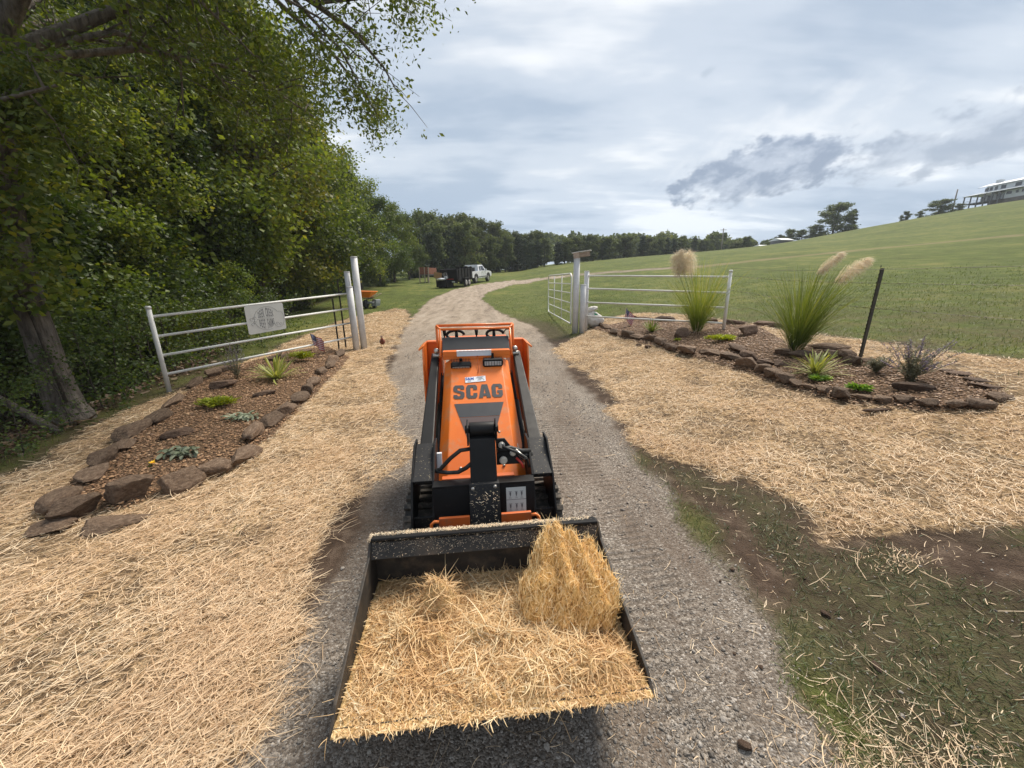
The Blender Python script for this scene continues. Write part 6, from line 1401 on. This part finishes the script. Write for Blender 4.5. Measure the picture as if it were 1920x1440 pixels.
q = MB(); q.box((0, 0, .5), (4.5, 3, 1.)); q.build('wall', M_hwall, e); q = MB(); q.hexa([(-2.4, -1.8, 1.), (2.4, -1.8, 1.), (2.4, 1.8, 1.), (-2.4, 1.8, 1.), (-2.4, -.1, 1.5), (2.4, -.1, 1.5), (2.4, .1, 1.5), (-2.4, .1, 1.5)]); q.build('roof', M_hwall, e)

# ------------------------------------------------------------------ the house on the hill: long side faces the pasture (west), running along y
HX, HY0, HY1 = 123.6, 112.0, 88.0
hz0 = gz(HX, HY0)+.1
hs_ = empty('hill_house', (HX, HY0, hz0), 0, 'long white two storey house with pale metal roofs and a dark porch on the hilltop', 'house')
Ln = HY0-HY1; hs_.scale = (1, 1, .70)
q = MB(); q.box((3.5, -Ln/2-2.2, .3), (7, Ln-4.4, 2.2)); q.build('stone_base', M_stonew, hs_)
q = MB(); q.box((4.5, -Ln/2-.6, 2.75), (6, Ln-1.3, 2.7)); q.build('wall', M_hwall, hs_)          # lower storey
q = MB(); q.box((.9, -Ln/2-3.75, 2.75), (1.6, Ln-7.5, 2.7)); q.build('wall', M_hwall, hs_)
q = MB(); q.box((3.5, -Ln/2-1.0, 5.6), (5, Ln-2.8, 2.3)); up = q.build('upper_wall', M_hwall, hs_)
q = MB(); q.hexa([(-1.2, .8, 4.05), (-1.2, -Ln, 4.05), (1.2, -Ln, 4.75), (1.2, -1.2, 4.75), (-1.2, .8, 4.2), (-1.2, -Ln, 4.2), (1.2, -Ln, 4.95), (1.2, -1.2, 4.95)]); q.hexa([(-1.2, .8, 4.05), (1.2, -1.2, 4.75), (6., -1.2, 4.75), (8, .8, 4.05), (-1.2, .8, 4.2), (1.2, -1.2, 4.95), (6., -1.2, 4.95), (8, .8, 4.2)]); q.build('porch_roof', M_roof, hs_)
q = MB(); q.hexa([(.5, -.8, 6.7), (.5, -Ln+2, 6.7), (3.5, -Ln+2, 8.0), (3.5, -.8, 8.0), (.5, -.8, 6.85), (.5, -Ln+2, 6.85), (3.5, -Ln+2, 8.15), (3.5, -.8, 8.15)]); q.hexa([(6.5, -.8, 6.7), (3.5, -.8, 8.), (3.5, -Ln+2, 8.), (6.5, -Ln+2, 6.7), (6.5, -.8, 6.85), (3.5, -.8, 8.15), (3.5, -Ln+2, 8.15), (6.5, -Ln+2, 6.85)]); rf = q.build('main_roof', M_roof, hs_)
q = MB(); q.box((3.4, -3.0, 8.3), (1.1, 1.0, 1.3)); q.build('chimney', M_hwall, rf)
for y0, w_ in ((-3.2, .8), (-4.15, .6), (-5.2, .6), (-6.7, 1.0), (-9.7, 1.2), (-12.5, 1.1), (-15., 1.2), (-18, 1.1)):
    q = MB(); q.box((.97, y0+.6, 5.75), (.08, w_, 1.15)); w__ = q.build('window', M_hwin, up)
for y0, w_ in ((-8.4, 1.0), (-10., .5), (-11.2, .6), (-13, .8), (-16, 1.)):
    q = MB(); q.box((.07, y0, 3.15), (.08, w_, .9)); q.build('window', M_hwin, hs_)
for y0, w_ in ((-1.9, .7), (-3.4, 1.2), (-5.2, .9), (-6.6, .8)):
    q = MB(); q.box((1.46, y0, 2.6), (.08, w_, 1.9)); q.build('window', M_hwin, hs_)
q = MB(); q.box((.8, -3.6, 1.30), (3.8, 8.2, .22)); q.build('porch_deck', M_porch, hs_)
for k in range(6): q = MB(); q.box((-.95, .45-k*1.55, 1.8 if k else 1.35), (.20, .20, 4.5 if k else 5.4)); q.build('porch_post', M_porch, hs_)
q = MB(); q.box((-.95, -3.4, 2.25), (.08, 7.9, .08)); q.box((-.95, -3.4, 1.85), (.05, 7.9, .05)); q.box((-.95, -3.4, 1.6), (.05, 7.9, .05)); q.build('porch_rail', M_porch, hs_)

# ------------------------------------------------------------------ pickup truck (local y = forward)
def wheel(parent, x, y, r_, w_, name='wheel'):
    s_ = 1 if x > 0 else -1
    q = MB(); q.tube([(x-w_/2, y, r_), (x-w_/2+.03, y, r_), (x+w_/2-.03, y, r_), (x+w_/2, y, r_)], [r_*.90, r_, r_, r_*.90], 22, True, False); wo_ = q.build(name, M_tire, parent)
    q = MB(); q.tube([(x+s_*(w_/2-.02), y, r_), (x+s_*(w_/2+.015), y, r_)], [r_*.62, r_*.56], 16, True, False); q.build('rim', M_rim, wo_)
tw_ = at(891, 531.5); yaw = -R(19); c_, s__ = math.cos(yaw), math.sin(yaw)
# rear right wheel sits at local (.80, 1.15)
tx = tw_[0]-(.80*c_-1.15*s__); ty = tw_[1]-(.80*s__+1.15*c_)
truck = empty('pickup_truck', (tx, ty, gz(tx, ty)+.02), yaw, 'white extended cab pickup truck parked on the grass at the head of the trailer', 'truck'); truck.rotation_euler = (R(3), 0, yaw)
q = MB(); W2 = .97
prof = [(0, .62), (0, 1.20), (2.05, 1.24), (2.05, 1.22), (4.25, 1.22), (5.30, 1.12), (5.55, 1.02), (5.58, .62), (5.05, .50), (4.98, .84), (4.70, 1.00), (4.40, 1.00), (4.12, .84), (4.05, .48), (1.62, .48), (1.55, .84), (1.30, 1.00), (1.00, 1.00), (.72, .84), (.65, .55)]
q.prism(prof, -W2, W2); body = q.build('body', M_vwhite, truck, .03)
q = MB(); q.hexa([(-.92, 1.98, 1.20), (.92, 1.98, 1.20), (.92, 4.15, 1.20), (-.92, 4.15, 1.20), (-.76, 2.12, 1.86), (.76, 2.12, 1.86), (.74, 3.45, 1.84), (-.74, 3.45, 1.84)]); cab = q.build('cab', M_vwhite, truck, .04)
for s_ in (-1, 1):
    def sd(y0, y1, z0, z1, y2=None, y3=None):
        fx = lambda z: s_*(.925-(z-1.2)*.255)
        return [(fx(z0)+s_*.012, y0, z0), (fx(z0)+s_*.012, y1, z0), (fx(z1)+s_*.012, y3 if y3 else y1, z1), (fx(z1)+s_*.012, y2 if y2 else y0, z1)]
    for args in ((2.22, 2.62, 1.25, 1.72, 2.30, 2.62), (2.75, 3.72, 1.25, 1.74, 2.75, 3.38)):
        q = MB(); q.add(sd(*args), [(0, 1, 2, 3)]); q.build('side_window', M_glass, cab)
    q = MB(); q.box((s_*.985, 3.0, .62), (.02, 2.4, .07)); q.build('side_trim', M_tire, body)
    q = MB(); q.box((s_*.975, 2.70, .86), (.012, .02, .70)); q.box((s_*.975, 3.78, .86), (.012, .02, .70)); q.build('door_seam', M_greym, body)
    q = MB(); q.box((s_*.985, 2.86, 1.08), (.03, .14, .04)); q.build('door_handle', M_tire, body)
    q = MB(); q.box((s_*1.08, 3.62, 1.30), (.20, .10, .20)); q.build('mirror', M_vwhite, cab, .02)
    q = MB(); q.box((s_*.90, -.015, .98), (.13, .04, .34)); q.build('tail_lamp', M_red, body)
    for wy_ in (1.15, 4.55): wheel(truck, s_*.84, wy_, .40, .27)
    q = MB()
    for wy_ in (1.15, 4.55): q.tube([(s_*.985, wy_+.47*math.cos(a), .50+.47*math.sin(a)) for a in [math.pi*k/10 for k in range(11)]], .035, 6)
    q.build('wheel_flare', M_tire, body)
q = MB(); q.add([(-.70, 2.035, 1.28), (.70, 2.035, 1.28), (.62, 2.105, 1.74), (-.62, 2.105, 1.74)], [(0, 1, 2, 3)]); q.build('rear_window', M_glass, cab)
q = MB(); q.add([(-.80, 4.06, 1.28), (.80, 4.06, 1.28), (.70, 3.52, 1.79), (-.70, 3.52, 1.79)], [(0, 1, 2, 3)]); q.build('windscreen', M_glass, cab)
q = MB(); q.box((0, 1.0, 1.18), (1.6, 1.8, .12)); q.box((.2, .9, 1.4), (1.0, 1.2, .42)); q.ball((.55, .8, 1.62), (.16, .16, .14)); q.ball((-.2, 1.2, 1.66), (.25, .2, .14)); q.build('load', M_black, truck)
q = MB(); q.box((0, -.12, .60), (1.75, .18, .16)); q.build('rear_bumper', M_greym, truck, .02)
# dump trailer behind it
tl = at(873, 537.5); tyaw = -R(17); c_, s__ = math.cos(tyaw), math.sin(tyaw); ox = tl[0]-(.95*c_-1.45*s__); oy = tl[1]-(.95*s__+1.45*c_)
trl = empty('dump_trailer', (ox, oy, gz(ox, oy)+.02), tyaw, 'black dump trailer with high sides hitched behind the white pickup', 'trailer'); trl.rotation_euler = (R(3), 0, tyaw)
q = MB(); q.box((0, 1.7, .62), (1.72, 3.6, .14)); q.box((-.86, 1.7, 1.15), (.06, 3.6, 1.0)); q.box((.86, 1.7, 1.15), (.06, 3.6, 1.0)); q.box((0, 3.48, 1.2), (1.72, .06, 1.1)); q.box((0, -.08, 1.12), (1.76, .06, .95)); q.build('box', M_black, trl, .01)
for yy in (.2, .9, 1.6, 2.3, 3.0):
    for s_ in (-1, 1): q = MB(); q.box((s_*.91, yy, 1.15), (.05, .07, 1.0)); q.build('side_rib', M_black, trl)
q = MB(); q.box((0, -.04, .48), (1.70, .10, .18)); q.box((0, 3.9, .5), (.10, 1.6, .12)); q.box((0, 1.7, .50), (1.0, 3.4, .12)); fr_ = q.build('frame', M_black, trl)
q = MB(); q.box((0, -.12, .76), (.95, .02, .05)); q.build('reflector', M_red, trl); q = MB(); q.box((.45, -.12, .52), (.30, .02, .12)); q.build('number_plate', M_stickgrey, trl)
q = MB(); q.box((-.72, -.12, .80), (.14, .02, .05)); q.build('print', M_sticker, trl)
for s_ in (-1, 1):
    for yy in (1.45, 2.2): wheel(trl, s_*.98, yy, .36, .20)
    q = MB(); q.box((s_*.99, 1.83, .80), (.24, 1.6, .03)); q.build('mudguard', M_black, trl)
# low black cart with boards and white sack, left of the trailer
lc = at(827, 541); cart = empty('utility_cart', (lc[0]+.1, lc[1]+.4, gz(*lc)), tyaw, 'low black cart with tan side boards left of the dump trailer', 'cart')
q = MB(); q.box((0, .5, .42), (1.05, 1.5, .62)); q.build('body', M_black, cart, .02)
q = MB(); q.box((-.30, -.28, 1.15), (.75, .05, .52), Matrix.Rotation(R(8), 3, 'Y')); q.build('tan_board', M_tanbrd, cart, .005)
q = MB(); q.box((.32, .0, 1.1), (.4, .05, .6), Matrix.Rotation(R(-25), 3, 'Y')); q.build('dark_board', M_porch, cart)
for x_ in (-.5, .5):
    for yy in (-.24, 1.2): q = MB(); q.box((x_, yy, .95), (.05, .05, 1.0)); q.build('corner_post', M_black, cart)
for x_ in (-.3, .3): wheel(cart, x_, .1, .22, .2)
sk = empty('sack', (lc[0]+.12, lc[1]+.15, gz(*lc)+.72), .3, 'white sack lying in the low black cart', 'sack')
q = MB(); q.ball((-.05, 0, .10), (.42, .25, .11), 14, 9); q.ball((.34, 0, .22), (.15, .17, .17), 12, 8); q.build('cloth', M_sticker, sk)
# board sided hay wagon further left
wp = at(803, 528); wg = empty('board_wagon', (wp[0]+.1, wp[1]-2.5, gz(wp[0], wp[1]-2.5)), tyaw, 'old red brown board sided wagon standing on legs at the wood edge', 'wagon')
for k in range(4): q = MB(); q.box((0, 0, 1.02+k*.20), (1.25, .04, .18)); q.build('side_board', M_redbrd, wg, .005)
for x_ in (-.55, 0.1, .58): q = MB(); q.box((x_, -.04, .85), (.09, .06, 1.7)); q.build('leg', M_woodg, wg)
for x_ in (-.55, .58): q = MB(); q.box((x_, 1.8, .85), (.09, .06, 1.7)); q.build('leg', M_woodg, wg)
q = MB(); q.box((0, .9, .88), (1.25, 1.9, .08)); q.build('bed', M_porch, wg)
for x_ in (-.62, .62): q = MB(); q.box((x_, .9, 1.3), (.04, 1.8, .7)); q.build('side_board', M_redbrd, wg)

# ------------------------------------------------------------------ wheelbarrow and grey cart behind the left posts
wb = at(694, 578); we = empty('garden_cart', (wb[0]-.05, wb[1], gz(*wb)), R(-8), 'grey and black wheeled garden machine half hidden behind the left gate posts', 'garden machine')
q = MB(); q.box((0, .2, .30), (.62, .6, .10)); q.box((-.33, .15, .24), (.14, .5, .30)); q.build('deck', M_greym, we, .02)
q = MB(); q.hexa([(.18, -.1, .12), (.46, -.1, .12), (.46, .4, .12), (.18, .4, .12), (.20, -.1, .22), (.50, -.1, .26), (.50, .4, .26), (.20, .4, .22)]); q.hexa([(.36, -.1, .26), (.50, -.1, .26), (.50, .4, .26), (.36, .4, .26), (.44, -.1, .48), (.52, -.1, .46), (.52, .4, .46), (.44, .4, .48)]); q.build('fender', M_greym, we, .01)
wheel(we, -.10, -.12, .24, .14); wheel(we, .14, .40, .24, .14)
q = MB(); q.tube([(.10+.30*math.cos(a), .05, .30+.24*math.sin(a)) for a in [math.pi*k/12 for k in range(13)]], .018, 8); q.build('hoop', M_black, we)
wbw = empty('wheelbarrow', (wb[0]-.18, wb[1]+.25, gz(*wb)), R(-8), 'bright orange wheelbarrow tub behind the left gate posts', 'wheelbarrow')
q = MB(); q.hexa([(-.28, -.22, .58), (.22, -.22, .58), (.22, .22, .58), (-.28, .22, .58), (-.48, -.36, .94), (.46, -.36, .90), (.46, .36, .90), (-.48, .36, .94)]); tb_ = q.build('tub', M_orangetub, wbw, .02)
q = MB(); q.tube([(-.49, -.37, .945), (.47, -.37, .905), (.47, .37, .905), (-.49, .37, .945), (-.49, -.37, .945)], .018, 8, False); q.build('rim', M_orangetub, tb_)
for s_ in (-1, 1): q = MB(); q.tube([(-.35, s_*.22, .50), (.3, s_*.25, .58), (.72, s_*.28, .80)], .022, 8); q.build('handle', M_woodg, wbw)
for s_ in (-1, 1): q = MB(); q.tube([(.05, s_*.22, .56), (.12, s_*.24, .0), (.24, s_*.24, .0), (.2, s_*.24, .57)], .014, 6); q.build('leg', M_black, wbw)
q = MB(); q.tube([(-.52, -.05, .20), (-.52, .05, .20)], .20, 18); q.build('wheel', M_tire, wbw)

# ------------------------------------------------------------------ red hen by the drive
hp_ = at(718, 652); hen = empty('hen', (hp_[0], hp_[1], gz(*hp_)), R(200), 'small reddish brown hen standing on the straw beside the left gate posts', 'hen')
M_hen = pm('red brown feathers', (.20, .045, .02), (.10, .03, .018), 14, .7, .4); M_hend = pm('dark tail feathers', (.03, .02, .016), (.05, .03, .02), 14, .6, .4); M_comb = pm('red comb', (.55, .03, .02), (.45, .02, .02), 9, .5, .1); M_beak = pm('yellow beak and legs', (.5, .32, .08), (.42, .26, .06), 9, .5, .1)
def skin(name, V, E, Rr, mat, parent, lv=2):
    me_ = bpy.data.meshes.new(name); me_.from_pydata(V, E, []); o = link(name, me_, None, parent); md = o.modifiers.new('s', 'SKIN'); 
    for i, r_ in enumerate(Rr): me_.skin_vertices[0].data[i].radius = (r_, r_) if isinstance(r_, float) else r_
    me_.skin_vertices[0].data[0].use_root = True; o.modifiers.new('d', 'SUBSURF').levels = lv; o.modifiers['d'].render_levels = lv
    dg = bpy.context.evaluated_depsgraph_get(); ev = o.evaluated_get(dg); nm = bpy.data.meshes.new_from_object(ev); o.modifiers.clear(); o.data = nm; nm.materials.clear(); nm.materials.append(mat)
    for p_ in nm.polygons: p_.use_smooth = True
    return o
hb_ = skin('body', [(0, -.10, .17), (0, -.02, .155), (0, .06, .165), (0, .10, .215), (0, .115, .265), (0, .125, .295), (0, -.15, .215), (0, -.185, .265)], [(0, 1), (1, 2), (2, 3), (3, 4), (4, 5), (0, 6), (6, 7)], [.062, .080, .066, .040, .028, .026, .036, .014], M_hen, hen)
q = MB()
for k in range(7): a = R(40+k*9); q.tube([(0, -.15, .22), ((k-3)*.008, -.15-.09*math.cos(a), .22+.10*math.sin(a))], [.012, .006], 5)
q.build('tail', M_hend, hen)
q = MB(); q.prism([(.105, .318), (.11, .338), (.12, .326), (.128, .342), (.138, .326), (.146, .334), (.148, .312)], -.004, .004); q.ball((0, .148, .272), (.006, .008, .014), 8, 6); q.build('comb', M_comb, hen)
q = MB(); q.tube([(0, .145, .296), (0, .172, .290)], [.009, .002], 6); q.build('beak', M_beak, hen)
for s_ in (-1, 1):
    q = MB(); q.tube([(s_*.032, -.01, .11), (s_*.034, .0, .06), (s_*.034, -.01, .008)], [.012, .006, .005], 6); q.tube([(s_*.034, -.02, .006), (s_*.034, .03, .004)], .004, 5); q.tube([(s_*.034, -.005, .006), (s_*.050, .022, .004)], .004, 5); q.tube([(s_*.034, -.005, .006), (s_*.018, .022, .004)], .004, 5); q.build('leg', M_beak, hen)
    q = MB(); q.ball((s_*.060, -.04, .17), (.016, .075, .045), 12, 8); q.build('wing', M_hend if s_ > 0 else M_hen, hen)
    q = MB(); q.ball((s_*.022, .130, .300), (.004, .004, .004), 6, 5); q.build('eye', M_tire, hen)
for o in bpy.data.objects:
    if 'placed' in o.keys(): del o['placed']

# ------------------------------------------------------------------ damp air softening the far ridge
hzb = MB(); hzb.box((0, 130, 40), (600, 420, 100)); hz_ = hzb.build('haze', None)
hz_.data.materials.clear(); mt, nt = new_mat('haze'); b = NB(nt); pv = b.new('ShaderNodeVolumePrincipled')
pv.inputs['Color'].default_value = (.86, .91, .97, 1); pv.inputs['Density'].default_value = .0006; o_ = b.new('ShaderNodeOutputMaterial'); b.l.new(pv.outputs[0], o_.inputs['Volume']); hz_.data.materials.append(mt)
tag(hz_, 'thin damp haze over the pasture and the far ridge', None, None, 'stuff')
S.cycles.volume_bounces = 0
